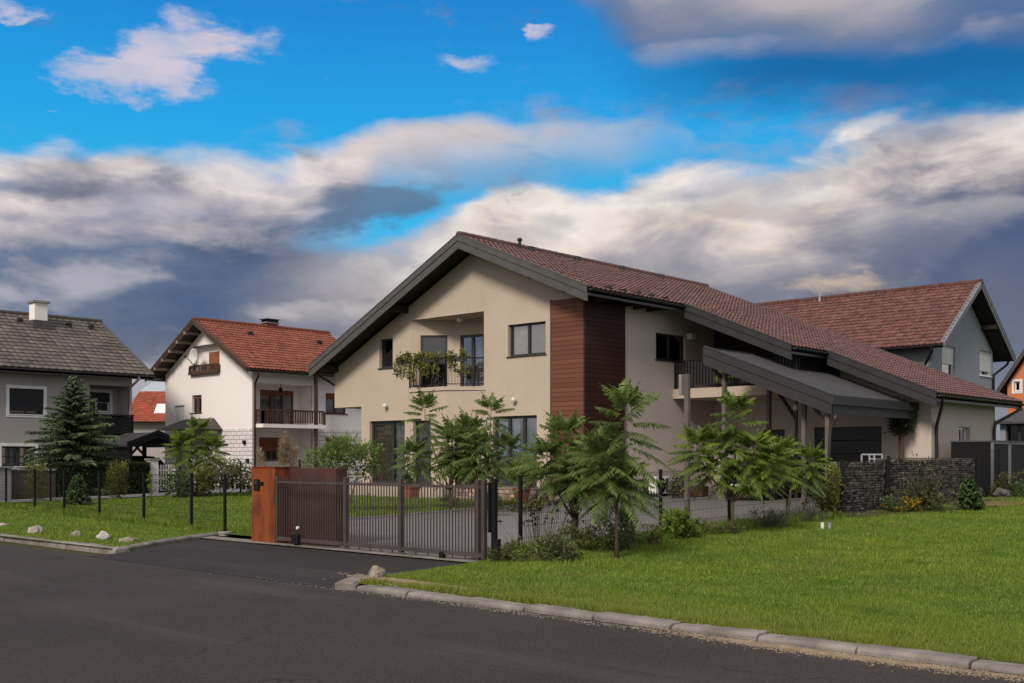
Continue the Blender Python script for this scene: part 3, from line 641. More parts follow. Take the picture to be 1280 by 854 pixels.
def railing(name, P, a0, a1, z0, z1, n, m, parent, step=.11, bw=.014, rail=.04, flat=False):
    b = MB(); b.pbox(P, a0, a1, z1-rail, z1, n-rail/2, n+rail/2); b.pbox(P, a0, a1, z0+.06, z0+.09, n-.012, n+.012)
    k = max(2, round((a1-a0)/step))
    for i in range(k+1):
        a = a0+(a1-a0)*i/k; w = bw*2 if i in (0, k) else bw
        b.pbox(P, a-w/2, a+w/2, z0+(.0 if i in (0, k) else .09), z1-rail, n-w/2, n+w/2)
    return b.build(name, m, parent)
def pipe(pts, r, m, parent, name='downpipe'): return MB().tube(pts, r, 10).build(name, m, parent, smooth=True)
def gutter(p0, p1, m, parent, r=.075):
    b = MB(); p0, p1 = Vector(p0), Vector(p1); d = (p1-p0).normalized(); s = Vector((-d.y, d.x, 0)); n = 9; vs = []
    for p in (p0, p1):
        for rr in (r, r-.01):
            for i in range(n):
                t = math.pi*i/(n-1); vs.append(p + s*(rr*math.cos(t)) - Vector((0,0,rr*math.sin(t))))
    fs = []
    for i in range(n-1): fs += [(i, i+1, 2*n+i+1, 2*n+i), (n+i+1, n+i, 3*n+i, 3*n+i+1)]
    fs += [(0, 2*n, 3*n, n), (n-1, 2*n-1, 4*n-1, 3*n-1)]
    b.add(vs, fs); b.add([p0+s*(r*math.cos(math.pi*i/(n-1)))-Vector((0,0,r*math.sin(math.pi*i/(n-1)))) for i in range(n)], [tuple(range(n))])
    b.add([p1+s*(r*math.cos(math.pi*i/(n-1)))-Vector((0,0,r*math.sin(math.pi*i/(n-1)))) for i in range(n)], [tuple(range(n))])
    return b.build('gutter', m, parent)
def verge(p0, p1, h, m, parent, out, name='fascia', t=.05):
    """barge board under a verge with a raised upper strip; out = outward unit vector"""
    p0, p1, o = Vector(p0), Vector(p1), Vector(out); b = MB()
    def slab(z0, z1, n0, n1):
        q = []
        for p in (p0, p1):
            for n, zz in ((n0, z0), (n1, z0), (n1, z1), (n0, z1)): q.append(p+o*n+Vector((0,0,zz)))
        b.add(q, [(3,2,1,0),(4,5,6,7),(0,1,5,4),(1,2,6,5),(2,3,7,6),(3,0,4,7)])
    slab(-h, -h*.40, -t, 0); slab(-h*.40, .035, -t, .03); slab(.035, .055, -.16, .045)
    return b.build(name, m, parent)
# ------------------------------------------------------------------ the large modern house
RU, RZ, SR, SL, V0, U0, UL = -27.5, 9.52, .417, .48, 28.1, -22.6, -35.7
V1 = 43.1
def roofz(u): return RZ - SR*(u-RU) if u >= RU else RZ - SL*(RU-u)
def under(u): return roofz(u) - .30
H = thing('modern_house', 'large beige house with long stepped red tiled roof and brown cladding at its corner', 'house', (-27, 35, T(34)))
F = frameV(V0); SU = frameU(U0)
o_small = hitV(474, 461, V0)[0], hitV(491, 461, V0)[0], hitV(482, 460, V0)[1], hitV(482, 423.5, V0)[1]
o_win = hitV(635, 446, V0)[0], hitV(682, 446, V0)[0], hitV(635, 446, V0)[1], hitV(635, 406.5, V0)[1]
o_rec = -31.1, -27.2, 4.25, 6.92
o_d1 = hitV(462, 527, V0)[0], hitV(506, 527, V0)[0], .70, hitV(484, 526, V0)[1]
o_d2 = hitV(616, 527, V0)[0], hitV(671, 527, V0)[0], .70, hitV(640, 520, V0)[1]
b = MB(); UL2 = -34.0
wall(b, F, UL, U0, lambda a: 3.73 if a < UL2 else 0.1, under, [o_small, o_win, o_d1, o_d2], [RU, UL2, -31.1, -27.2])
# the sheet above has no hole for the balcony recess: rebuild those strips
b = MB(); ops = [o_small, o_win, o_d1, o_d2]
wall(b, F, UL, -31.1, lambda a: 3.73 if a < UL2 else 0.1, under, [o_small, o_d1], [UL2])
wall(b, F, -31.1, -27.2, 6.92, under, [], [RU]); wall(b, F, -31.1, -27.2, .1, 4.25)
wall(b, F, -27.2, U0, .1, under, [o_win, o_d2])
b.quad((UL, V0, 3.73), (UL2, V0, 3.73), (UL2, 42, 3.73), (UL, 42, 3.73))              # soffit of the overhanging upper floor
LW = frameL(UL); wall(b, LW, V0, 42, 3.73, under(UL)); wall(b, frameL(UL2), V0, 42, .1, 3.73)
# recess behind the balcony
A_, C_, E_ = (-31.1, V0), (-29.75, 29.25), (-27.2, 29.6)
PA = frameAB(A_, C_); PC = frameAB(C_, E_); la = math.dist(A_, C_); lc = math.dist(C_, E_)
o_ra = la*.22, la*.80, 4.28, 6.35; o_rc = lc*.06, lc*.50, 4.28, 6.33
wall(b, PA, 0, la, 4.25, 6.92, [o_ra], depth=.1); wall(b, PC, 0, lc, 4.25, 6.92, [o_rc], depth=.1)
b.quad((-27.2, V0, 4.25), (-27.2, 29.6, 4.25), (-27.2, 29.6, 6.92), (-27.2, V0, 6.92))
b.poly([(-31.1,V0,6.92), (-27.2,V0,6.92), (-27.2,29.6,6.92), (-29.75,29.25,6.92)])
# the bay under the balcony
BAY = [(-30.15, V0), (-30.1, 27.15), (-28.2, 27.15), (-27.15, V0)]
PB1 = frameAB(BAY[1], BAY[2]); PB2 = frameAB(BAY[2], BAY[3]); PB0 = frameAB(BAY[0], BAY[1])
l1 = math.dist(BAY[1], BAY[2]); l2 = math.dist(BAY[2], BAY[3]); l0 = math.dist(BAY[0], BAY[1])
o_b1 = .2, 1.15, .70, 3.05; o_b2 = .35, 1.1, .70, 3.05
wall(b, PB0, 0, l0, .1, 4.1); wall(b, PB1, 0, l1, .1, 4.1, [o_b1]); wall(b, PB2, 0, l2, .1, 4.1, [o_b2])
b.build('wall', PL_BEIGE, H)
# right-hand side wall, mid walls of the stepped wing, garage walls, rear
b = MB(); y0, z0 = hitU(820, 449, U0); y1, z1 = hitU(857, 449, U0)[0], hitU(820, 415.5, U0)[1]; o_sw = (y0, y1, z0, z1)
wall(b, SU, V0, 42, .1, under(U0), [o_sw], depth=.2)
VG, UG = 36.0, -14.3
PM = frameV(VG)
o_gd = (-18.5, -16.0, T(36)+.02, 2.77); o_sd = hitV(955, 540, VG)[0], hitV(981, 540, VG)[0], T(36)+.02, 2.72
wall(b, PM, U0, UG, .1, lambda a: 4.1 if a < -17.5 else under(a), [o_gd, o_sd], [-17.5], depth=.12)
SG = frameU(UG); yy0, zz0 = hitU(1197.5, 567, UG); o_gw = (yy0+.02, hitU(1212.5, 567, UG)[0], zz0, hitU(1197.5, 533.5, UG)[1])
wall(b, SG, VG, 41.9, .1, under(UG), [o_gw]); wall(b, frameB(42), UL, U0, .1, under, [], [RU]); wall(b, frameB(41.9), U0, UG, .1, under)
b.build('side_wall', PL_SIDE, H)
b = MB(); PM2 = frameV(VG-.04); wall(b, PM2, U0, -17.5, 4.15, lambda a: under(a)-.02); b.build('shade_toned_loggia_wall', DARKW, H)  # dark brown carries the deep shade of the recess in its colour
# roof: one right-hand plane in three steps, one left-hand plane
e2r = (1, 0, -SR); e2l = (-1, 0, -SL); cr = math.hypot(1, SR); cl = math.hypot(1, SL)
UA, UB, UC, UE = -21.7, -17.5, -13.7, -36.1; VA, VB, VC = 27.1, 32.5, 34.9
rf = tiles('roof', (RU, VA, RZ), (0,1,0), e2r, V1-VA, (UA-RU)*cr, TILE_RED, H)
tiles('roof', (UA, VB, roofz(UA)), (0,1,0), e2r, V1-VB, (UB-UA)*cr, TILE_RED, H)
tiles('roof', (UB, VC, roofz(UB)), (0,1,0), e2r, V1-VC, (UC-UB)*cr, TILE_RED, H)
tiles('roof', (RU, VA, RZ), (0,1,0), e2l, V1-VA, (RU-UE)*cl, TILE_RED, H)
ridge_caps((RU, VA, RZ+.03), (0,1,0), V1-VA, TILE_RED, H)
b = MB()
def soffit(ua, ub, va, vb, t=.16):
    za, zb = roofz(ua)-.02, roofz(ub)-.02
    b.add([(ua,va,za-t),(ub,va,zb-t),(ub,vb,zb-t),(ua,vb,za-t),(ua,va,za),(ub,va,zb),(ub,vb,zb),(ua,vb,za)], [(3,2,1,0),(4,5,6,7),(0,1,5,4),(1,2,6,5),(2,3,7,6),(3,0,4,7)])
soffit(RU, UA, VA+.02, V1-.02); soffit(UA+.002, UB, VB+.02, V1-.02); soffit(UB+.002, UC, VC+.02, V1-.02); soffit(RU-.002, UE, VA+.02, V1-.02)
b.build('soffit', SOFFIT, H)
for p0, p1 in (((RU,VA,RZ),(UA,VA,roofz(UA))), ((UE,VA,roofz(UE)),(RU,VA,RZ)), ((UA+.05,VB,roofz(UA)-.02),(UB,VB,roofz(UB))), ((UB+.05,VC,roofz(UB)-.02),(UC,VC,roofz(UC)))):
    verge(p0, p1, .46, FASCIA if p0[1] == VA else FASCIA2, H, (0,-1,0))
for p0, p1 in (((RU,V1,RZ),(UC,V1,roofz(UC))), ((UE,V1,roofz(UE)),(RU,V1,RZ))): verge(p0, p1, .34, FASCIA, H, (0,1,0))
for u, va, vb in ((UA,VA+.06,VB), (UB,VB+.06,VC), (UC,VC+.06,V1), ):
    MB().box(u-.04, u, va, vb, roofz(u)-.26, roofz(u)-.03).build('eaves_board', DARKFR, H); gutter((u+.08, va, roofz(u)-.05), (u+.08, vb, roofz(u)-.07), DARKFR, H)
gutter((UE-.08, VA+.06, roofz(UE)-.05), (UE-.08, V1, roofz(UE)-.07), DARKFR, H); MB().box(UE, UE+.04, VA+.06, V1, roofz(UE)-.26, roofz(UE)-.03).build('eaves_board', DARKFR, H)
for u in (UL+.15, -31.3, RU, -24.2, U0-.12):       # purlin ends under the front verge
    MB().box(u-.11, u+.11, VA+.1, V0+.02, under(u)-.18, under(u)+.08).build('purlin', SOFFIT, H)
for u in (-20.1, -18.1): MB().box(u-.1, u+.1, VB+.1, VG-.02, under(u)-.2, under(u)+.07).build('purlin', SOFFIT, H)
for u in (UG-.2,): MB().box(u-.1, u+.1, VC+.1, VG+.02, under(u)-.16, under(u)+.07).build('purlin', SOFFIT, H)
[MB().box(U0-.02, UA-.05, y-.05, y+.05, roofz(UA)-.28, roofz(U0)-.2).build('rafter_end', SOFFIT, H) for y in np.arange(28.4, 32.4, .8)]
vents([(RU+.35, y, roofz(RU+.35)+.08) for y in (30.6, 33.3, 36.2, 39.0)], DARKFR, H)
b = MB(); b.lathe((RU+.30, 30.0, roofz(RU+.3)), [(.06,-.1),(.06,.30),(.10,.32),(.10,.37),(.05,.42)], 12); b.build('roof_cowl', DARKW, H)
# windows and doors
w = window(H, F, o_small, 1, curt=None, glass=GLASSD)
w = window(H, F, o_win, 2, glass=GLASS, curt=((0,.5,CURT_W),(.5,1,CURT_G)))
for zz in (.35, .5): pass
w = window(H, F, o_d1, 2, name='sliding_door', curt=((.05,.5,CURT_B),(.62,1,CURT_W)), fw=.09, splits=[o_d1[0]+(o_d1[1]-o_d1[0])*.6])
w = window(H, F, o_d2, 3, name='sliding_door', curt=((0,.5,CURT_W),(.72,1,CURT_G)), fw=.09, bars=(o_d2[2]+1.0,))
w = window(H, PA, o_ra, 1, name='balcony_door', n=-.06, fw=.09, glass=GLASSD, sill=False)
w = window(H, PC, o_rc, 2, name='balcony_door', n=-.06, fw=.09, glass=GLASS, sill=False, curt=((.45,1,CURT_G),))
w = window(H, PB1, o_b1, 1, name='bay_window', curt=((0,1,CURT_G),)); w = window(H, PB2, o_b2, 1, name='bay_window', glass=GLASSD)
w = window(H, SU, o_sw, 2, glass=GLASSD, n=-.1)
w = window(H, SG, o_gw, 1, fm=WHITEFR, glass=GLASSD, n=-.16, sillm=WHITEFR)
# tilted white sash of the garage window
q = MB(); a, c = o_gw[0]+.1, o_gw[0]+.55
for p0, p1 in (((a,o_gw[2]+.06),(a,o_gw[3]-.06)), ((c,o_gw[2]+.06),(c,o_gw[3]-.06)), ((a,o_gw[2]+.06),(c,o_gw[2]+.06)), ((a,o_gw[3]-.06),(c,o_gw[3]-.06))):
    q.beam(SG(p0[0], p0[1], -.1 - .0), SG(p1[0], p1[1], -.1), .05, .05)
q.build('sash', WHITEFR, w)
# garage door and side door
q = MB(); k = 5
for i in range(k):
    z0 = o_gd[2]+(o_gd[3]-o_gd[2])*i/k; z1 = o_gd[2]+(o_gd[3]-o_gd[2])*(i+1)/k
    q.pbox(PM, o_gd[0], o_gd[1], z0+.006, z1-.006, -.16, -.09)
q.build('garage_door', DARKFR, H, bevel=.012)
q = MB(); q.pbox(PM, o_sd[0]+.03, o_sd[1]-.03, o_sd[2], o_sd[3]-.03, -.14, -.09); d_ = q.build('side_door', DARKFR, H); MB().pbox(PM, o_sd[1]-.2, o_sd[1]-.16, 1.3, 1.6, -.09, -.04).build('door_handle', GALV, d_)
# timber cladding round the corner
uL = hitV(690.2, 420, V0)[0]; yR = hitU(779, 420, U0)[0]; zt = 6.98; Q = []; rn = []
def cladding(P, a0, a1, zlo, zhi, side):
    h = .155; n = int((zhi-zlo)/h); q = MB()
    for i in range(n+1):
        za = zhi-h*(i+1); zb = zhi-h*i-.010; za = max(za, zlo)
        if zb <= za: continue
        q.pbox(P, a0, a1, za, zb, .012, .062)
    q.pbox(P, a0+.01, a1-.01, zlo, zhi, .002, .03)
    o = q.build('cladding_panel', CLAD_SHADED if side else CLAD, H, bevel=.004); at_ = o.data.attributes.new('rnd', 'FLOAT', 'FACE')
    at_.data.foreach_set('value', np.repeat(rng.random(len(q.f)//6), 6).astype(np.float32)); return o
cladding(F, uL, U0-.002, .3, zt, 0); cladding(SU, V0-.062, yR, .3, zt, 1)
MB().box(uL-.03, uL-.002, V0-.07, V0+.01, .3, zt+.02).build('cladding_trim', DARKFR, H); MB().box(U0+.0, U0+.07, yR+.002, yR+.03, .3, zt+.02).build('cladding_trim', DARKFR, H)
MB().box(U0+.0, U0+.075, V0-.075, yR+.03, zt+.002, zt+.03).build('cladding_trim', DARKFR, H)
# front balcony: slab, railing on two faces
q = MB(); q.prism([(-30.15,V0+.02),(-30.15,27.1),(-28.18,27.1),(-27.08,V0+.02)], 4.1, 4.235); q.prism([(-31.1,V0+.021),(-29.75,29.25),(-27.2,29.6),(-27.2,V0+.021)], 4.2, 4.262); bal = q.build('balcony', PL_BEIGE, H)
railing('railing', frameAB((-30.1,27.15),(-28.2,27.15)), 0, l1, 4.25, 5.28, -.03, BLACK, bal, step=.085, bw=.02); railing('railing', frameAB((-28.2,27.15),(-27.2,V0)), .02, l2, 4.25, 5.28, -.03, BLACK, bal); railing('railing', frameAB((-30.12,V0),(-30.12,27.15)), 0, l0, 4.25, 5.28, -.03, BLACK, bal)
MB().lathe((-28.9, 28.55, 6.80), [(.05,.12),(.11,.08),(.11,-.02),(.05,-.08)], 12).build('ceiling_lamp', LAMPW, H, smooth=True)
for px, py in ((482, 507.5), (642.5, 500)):
    u, z = hitV(px, py, V0-.1); l_ = MB().lathe((u, V0-.13, z), [(.015,-.10),(.07,-.07),(.10,0),(.07,.07),(.015,.10)], 14).build('wall_lamp', LAMPW, H, smooth=True); MB().box(u-.05, u+.05, V0-.05, V0-.001, z-.05, z+.05).build('bracket', WHITEP, l_)
# side loggia: slab, railing, posts
q = MB(); q.box(U0-.02, -17.6, 33.2, VG-.05, 3.83, 4.17); sl_ = q.build('loggia_slab', PL_BEIGE, H)
railing('railing', frameV(33.27), U0+.05, -17.65, 4.17, 5.2, 0, BLACK, sl_, step=.13, bw=.022); railing('railing', frameU(-17.68), 33.3, VG-.1, 4.17, 5.2, 0, BLACK, sl_, step=.13, bw=.022)
q = MB(); q.pbox(frameV(33.27), U0+.1, -17.7, 4.28, 5.1, -.05, -.035); q.build('privacy_screen', DARKFR, sl_)
for u in (-17.75,): MB().box(u-.06, u+.06, 33.3, 33.42, 4.17, under(u)-.01).build('loggia_post', WOODPOST, H)
MB().pbox(SU, o_sw[1]+.05, o_sw[1]+.35, o_sw[3]-.1, o_sw[3]+.12, .0, .22).build('flood_light', WHITEP, H, bevel=.03)
# carport canopy leaning on the wing
CU0, CU1, CV0, CV1 = -19.1, -14.75, 29.8, VG-.06; cz = lambda u: 5.2 - (u-CU0)*(5.2-3.49)/(CU1-CU0)
def slabroof(q, u0, u1, v0, v1, f, t):
    q.add([(u0,v0,f(u0)-t),(u1,v0,f(u1)-t),(u1,v1,f(u1)-t),(u0,v1,f(u0)-t),(u0,v0,f(u0)),(u1,v0,f(u1)),(u1,v1,f(u1)),(u0,v1,f(u0))], [(3,2,1,0),(4,5,6,7),(0,1,5,4),(1,2,6,5),(2,3,7,6),(3,0,4,7)])
q = MB(); slabroof(q, CU0, CU1, CV0, CV1, lambda u: cz(u)-.03, .14)
for v in np.arange(CV0+.3, CV1, .43):
    q.beam((CU0, v, cz(CU0)-.022), (CU1, v, cz(CU1)-.022), .02, .03)
can = q.build('canopy_roof', MEMBRANE, H)
verge((CU0,CV0,cz(CU0)), (CU1,CV0,cz(CU1)), .55, FASCIA2, can, (0,-1,0)); 
q = MB(); q.box(CU1-.05, CU1, CV0-.01, VG-.07, cz(CU1)-.52, cz(CU1)-.24); q.box(CU1-.05, CU1+.06, CV0-.03, VG-.07, cz(CU1)-.24, cz(CU1)+.03); q.build('fascia', FASCIA2, can)
q = MB(); q.box(CU0-.05, CU0, CV0, CV1, cz(CU0)-.5, cz(CU0)+.03); q.build('fascia', FASCIA2, can)
for i, (u, v) in enumerate(((-15.0, 30.05), (-16.05, 30.6), (-18.6, 30.2), (-18.6, 33.0))):
    p_ = MB().box(u-.065, u+.065, v-.065, v+.065, T(v), cz(u)-.19).build('canopy_post', WOODPOST, can, bevel=.01)
    if i in (0, 2): MB().beam((u-.02, v, cz(u)-1.0), (u-.75, v, cz(u-.75)-.2), .09, .09, (0,1,0)).build('brace', DARKW, p_)
pipe([(-14.72,29.98,2.97),(-14.75,29.98,2.8),(-14.88,30.0,2.55),(-14.9,29.96,2.3),(-14.9,29.93,.25)], .045, DARKFR, can)
q = MB(); q.box(-17.4,-17.2,CV0+.5,CV1,cz(-17.3)-.37,cz(-17.3)-.18); q.box(-15.2,-15.0,CV0+.3,CV1,cz(-15.1)-.37,cz(-15.1)-.18); q.build('canopy_beam', DARKW, can)
MB().box(-17.68,-17.60,33.05,33.13,T(33),cz(-17.6)-.19).build('canopy_post', DARKFR, can); MB().beam((-17.66,33.09,3.0),(-18.55,33.09,4.25),.09,.09,(0,1,0)).build('brace', DARKW, can); MB().lathe((-17.6,32.97,3.36), [(.02,.1),(.07,.07),(.09,0),(.07,-.07),(.02,-.1)], 12).build('canopy_lamp', LAMPW, can, smooth=True)
# downpipes
pipe([(UE-.02,VA+.35,roofz(UE)-.1),(UE-.02,VA+.37,roofz(UE)-.28),(UL-.1,V0-.1,4.75),(UL-.06,V0+.15,4.6),(UL-.06,V0+.15,3.8)], .05, DARKFR, H)
pipe([(UC+.02,VC+.5,roofz(UC)-.12),(UC+.0,VC+.52,roofz(UC)-.3),(UG+.08,VG+.25,2.75),(UG+.07,VG+.27,2.55),(UG+.07,VG+.27,T(36))], .055, DARKFR, H)
pipe([(UC+.02,V1-.25,roofz(UC)-.12),(UC+.0,V1-.27,roofz(UC)-.28),(UG+.1,41.75,2.95),(UG+.07,41.7,2.75),(UG+.07,41.7,T(38))], .055, DARKFR, H)
# terrace in front of the house, with steps and a rubble front
q = MB(); q.box(-34.2, -31.3, 26.5, V0+.01, .1, .62); q.box(-34.2,-31.3,26.2,26.498,.1,.40); q.box(-31.298,-27.4,26.25,V0+.012,.1,.64); q.box(-27.398,-22.7,26.9,V0+.011,.1,.66)
ter = q.build('terrace', mat('terrace_slab', (.36,.30,.24), (.28,.235,.19), 1.5, 40, .85, .25, bmp=.3), H, bevel=.01)
def rubble(P, a0, a1, z0, z1, n, m, parent, name, size=(.16, .42), hh=(.07, .15), dep=.06):
    q = MB(); z = z0; rn = []
    while z < z1-.02:
        h = min(random.uniform(*hh), z1-z); a = a0+random.uniform(-.1, 0)
        while a < a1:
            w_ = random.uniform(*size); c0, c1 = max(a, a0), min(a+w_, a1)
            if c1-c0 > .03:
                q.pbox(P, c0+.006, c1-.006, z+.006, z+h-.004, n-.02, n+random.uniform(.3, 1)*dep); rn += [random.random()]*6
            a += w_
        z += h
    o = q.build(name, m, parent, bevel=.012); at_ = o.data.attributes.new('rnd', 'FLOAT', 'FACE'); at_.data.foreach_set('value', np.array(rn, dtype=np.float32)); return o
rubble(frameV(26.9), -27.39, -22.75, .15, .70, .003, STONE, ter, 'rubble_facing')
MB().box(-31.2, -27.5, 26.19, 26.247, .2, .62).build('tan_facing', PL_BEIGE, ter)
# ------------------------------------------------------------------ white house with a red roof
GW, UW = 31.1, -46.0; WR, WZ, WS, WUL = -50.1, 8.78, .565, -54.2
Wh = thing('white_house', 'white house with clean red tiled roof and brown wooden balcony railings', 'house', (-50, 35, T(35)))
wz = lambda u: WZ - WS*abs(u-WR) - .28
FW, SW = frameV(GW), frameU(UW)
def rV(x0, x1, ya, yb, V): xm = (x0+x1)/2; return hitV(x0, ya, V)[0], hitV(x1, ya, V)[0], hitV(xm, yb, V)[1], hitV(xm, ya, V)[1]
def rU(x0, x1, ya, yb, U): xm = (x0+x1)/2; return hitU(x0, ya, U)[0], hitU(x1, ya, U)[0], hitU(xm, yb, U)[1], hitU(xm, ya, U)[1]
o_att = rV(240, 274.5, 431, 463, GW); o_w1 = rV(240, 252, 494, 516, GW); o_w2 = rV(218, 230.5, 507, 527, GW)
zb_ = hitV(290, 536, GW)[1]
b = MB(); wall(b, FW, WUL, UW, zb_, wz, [o_att, o_w1, o_w2], [WR], depth=.2)
o_log = rU(319, 391, 480, 533, UW); o_low = rU(319, 391, 541, 605, UW); o_r1 = rU(407, 433, 492, 517, UW); o_r2 = rU(407, 433, 547, 562, UW)
wall(b, SW, GW, 38.3, zb_, wz(UW), [o_log, o_r1], depth=.14); wall(b, frameB(38.3), WUL, UW, .1, wz, [], [WR]); wall(b, frameL(WUL), GW, 38.3, .1, wz(WUL))
VI = UW-1.15; PI_ = frameU(VI); o_bd = rU(325, 367, 488, 532, VI); o_bl = rU(324, 352, 547, 575, VI)
wall(b, PI_, o_log[0]-.1, o_log[1]+1.6, .1, o_log[3]+.1, [o_bd, o_bl], depth=.1)
for y, z_ in ((o_low[0], 0), (o_low[1], 0)): b.quad((UW-.1,y,.2), (VI,y,.2), (VI,y,zb_), (UW-.1,y,zb_))
for y in (o_log[0], o_log[1]): b.quad((UW-.1,y,o_log[2]), (VI,y,o_log[2]), (VI,y,o_log[3]), (UW-.1,y,o_log[3]))
b.quad((UW-.1,o_log[0],o_log[3]), (VI,o_log[0],o_log[3]), (VI,o_log[1],o_log[3]), (UW-.1,o_log[1],o_log[3]))
# attic niche in the gable
NI = GW+.42; wall(b, frameV(NI), o_att[0]-.1, o_att[1]+.1, o_att[2], o_att[3]+.05)
for u in o_att[:2]: b.quad((u,GW+.1,o_att[2]), (u,NI,o_att[2]), (u,NI,o_att[3]), (u,GW+.1,o_att[3]))
b.quad((o_att[0],GW+.1,o_att[3]), (o_att[1],GW+.1,o_att[3]), (o_att[1],NI,o_att[3]), (o_att[0],NI,o_att[3])); b.quad((o_att[0],GW+.1,o_att[2]), (o_att[1],GW+.1,o_att[2]), (o_att[1],NI,o_att[2]), (o_att[0],NI,o_att[2]))
b.build('wall', PL_WHITE, Wh)
b = MB(); wall(b, lambda a,z,n: FW(a,z,n+.03), WUL, UW+.03, .1, zb_); wall(b, lambda a,z,n: SW(a,z,n+.03), GW-.03, 38.3, .1, zb_, [(o_low[0],o_low[1],.3,zb_-.02), o_r2], depth=.17); b.quad(FW(WUL,zb_,0), FW(UW+.03,zb_,0), FW(UW+.03,zb_,.03), FW(WUL,zb_,.03))
b.build('brick_base', BRICKW, Wh)
ce = math.hypot(1, WS); VA_, VZ_ = 30.3, 39.0
tiles('roof', (WR, VA_, WZ), (0,1,0), (1,0,-WS), VZ_-VA_, 4.85*ce, TILE_OR, Wh); tiles('roof', (WR, VA_, WZ), (0,1,0), (-1,0,-WS), VZ_-VA_, 4.85*ce, TILE_OR, Wh); ridge_caps((WR,VA_,WZ+.02), (0,1,0), VZ_-VA_, TILE_OR, Wh)
b = MB(); f_ = lambda u: WZ-WS*abs(u-WR)-.02
slabroof(b, WR, WR+4.85, VA_+.02, VZ_, f_, .14); slabroof(b, WR-4.85, WR-.002, VA_+.02, VZ_, f_, .14); b.build('soffit', mat('brown_soffit', (.05,.032,.024), (.035,.023,.018), 3, 30, .7, .3), Wh)
for s in (-1, 1): verge((WR,VA_,WZ), (WR+s*4.85,VA_,WZ-WS*4.85), .24, BROWNFR, Wh, (0,-1,0))
b = MB(); [b.box(WR-4.6+i*.02, WR-4.5+i*.02, VA_+.05, GW+.05, f_(WR-4.5)-.3+0*i, f_(WR-4.5)-.2) for i in (0,)]
for k in range(1, 6): u = WR-.75*k; b.box(u-.05, u+.05, VA_-.06, GW+.02, f_(u)-.26, f_(u)-.12)
b.build('purlin', mat('pale_purlin', (.3,.25,.2), None, 3, 30, .8, .2), Wh)
gutter((WR+4.92,VA_+.05,WZ-WS*4.85-.04), (WR+4.92,VZ_,WZ-WS*4.85-.05), BROWNFR, Wh)
pipe([(WR+4.9,GW-.2,WZ-WS*4.85-.1),(WR+4.85,GW-.15,5.7),(UW+.1,GW+.1,5.35),(UW+.09,GW+.1,5.1),(UW+.09,GW+.1,.3)], .06, BROWNFR, Wh)
yy = hitU(394.5, 500, UW+.6)[0]; MB().box(UW+.55, UW+.70, yy-.07, yy+.07, .3, f_(WR+4.5)).build('roof_post', BROWNFR, Wh)
window(Wh, frameV(NI), (o_att[0]+1.05, o_att[1]-.1, o_att[2]+.05, o_att[3]-.35), 1, BROWNFR, n=.02, name='balcony_door', sill=False, shutter=(mat('orange_wood_shutter', (.30,.12,.055), (.22,.085,.04), 3, 30, .6, .3), .98))
railing('railing', frameV(GW-.1), o_att[0]-.06, o_att[1]+.06, o_att[2]-.12, hitV(257, 457, GW)[1]+.05, 0, BROWNFR, Wh, step=.14, bw=.045, rail=.07); MB().box(o_att[0]-.06, o_att[1]+.06, GW-.2, GW+.02, o_att[2]-.2, o_att[2]-.05).build('balcony_edge', BROWNFR, Wh)
window(Wh, FW, o_w1, 2, BROWNFR, shutter=(SHUT_BR, .2), glass=GLASSD); window(Wh, FW, o_w2, 1, WHITEFR, shutter=(SHUT_WH, .95))
window(Wh, PI_, o_bd, 3, BROWNFR, n=-.05, name='balcony_door', sill=False, shutter=(SHUT_BR, .14), curt=((0,1,CURT_W),)); window(Wh, PI_, o_bl, 2, BROWNFR, n=-.05, shutter=(SHUT_BR, .6))
window(Wh, SW, o_r1, 2, BROWNFR, n=-.1, shutter=(SHUT_BR, .3), curt=((0,.5,CURT_W),)); window(Wh, lambda a,z,n: SW(a,z,n+.03), o_r2, 2, BROWNFR, n=-.1, shutter=(SHUT_BR, .97))
zf = hitU(355, 531, UW)[1]; zt_ = hitU(355, 513, UW)[1]
sb = MB().box(VI+.02, UW+.75, o_log[0]-.05, o_log[1]+.25, zf-.18, zf).build('balcony_slab', PL_WHITE, Wh)
railing('railing', frameU(UW+.68), o_log[0]-.02, o_log[1]+.22, zf+.02, zt_, 0, BROWNFR, sb, step=.15, bw=.05, rail=.08); railing('railing', frameV(o_log[0]-.02), UW+.02, UW+.68, zf+.02, zt_, 0, BROWNFR, sb, step=.15, bw=.05, rail=.08)
ch = MB(); cy = hitU(342, 412, WR+.2)[0]; ch.box(WR-.40, WR+.10, cy-.38, cy+.38, WZ-.4, WZ+.22); cho = ch.build('chimney', mat('red_brick_chimney', (.24,.07,.045), (.15,.05,.035), 4, 12, .9, .2, bmp=.5), Wh, bevel=.01)
MB().box(WR-.46, WR+.16, cy-.45, cy+.45, WZ+.22, WZ+.27).build('chimney_cap', CONC2, cho); b = MB(); [b.box(WR-.40+i, WR-.34+i, cy-.38, cy+.38, WZ+.27, WZ+.42) for i in (0,.44)]; b.box(WR-.5,WR+.2,cy-.45,cy+.45,WZ+.42,WZ+.46); b.build('chimney_hood', SOFFIT, cho)
vents([(WR+1.2, hitU(313,420,WR+1.2)[0], WZ-WS*1.2+.08), (WR+1.5, 37.2, WZ-WS*1.5+.1)], SOFFIT, Wh)
MB().lathe((UW-.35, (o_log[0]+o_log[1])/2, o_log[3]-.28), [(.02,.28),(.02,.12),(.10,.08),(.09,-.12),(.04,-.16)], 10).build('ceiling_lamp', BLACK, Wh)
for px, py in ((307, 553), (311, 576)):
    u, z = hitV(px, py, GW); MB().box(u-.1, u+.1, GW-.12, GW-.031, z-.1, z+.1).build('wall_vent', BLACK, Wh)
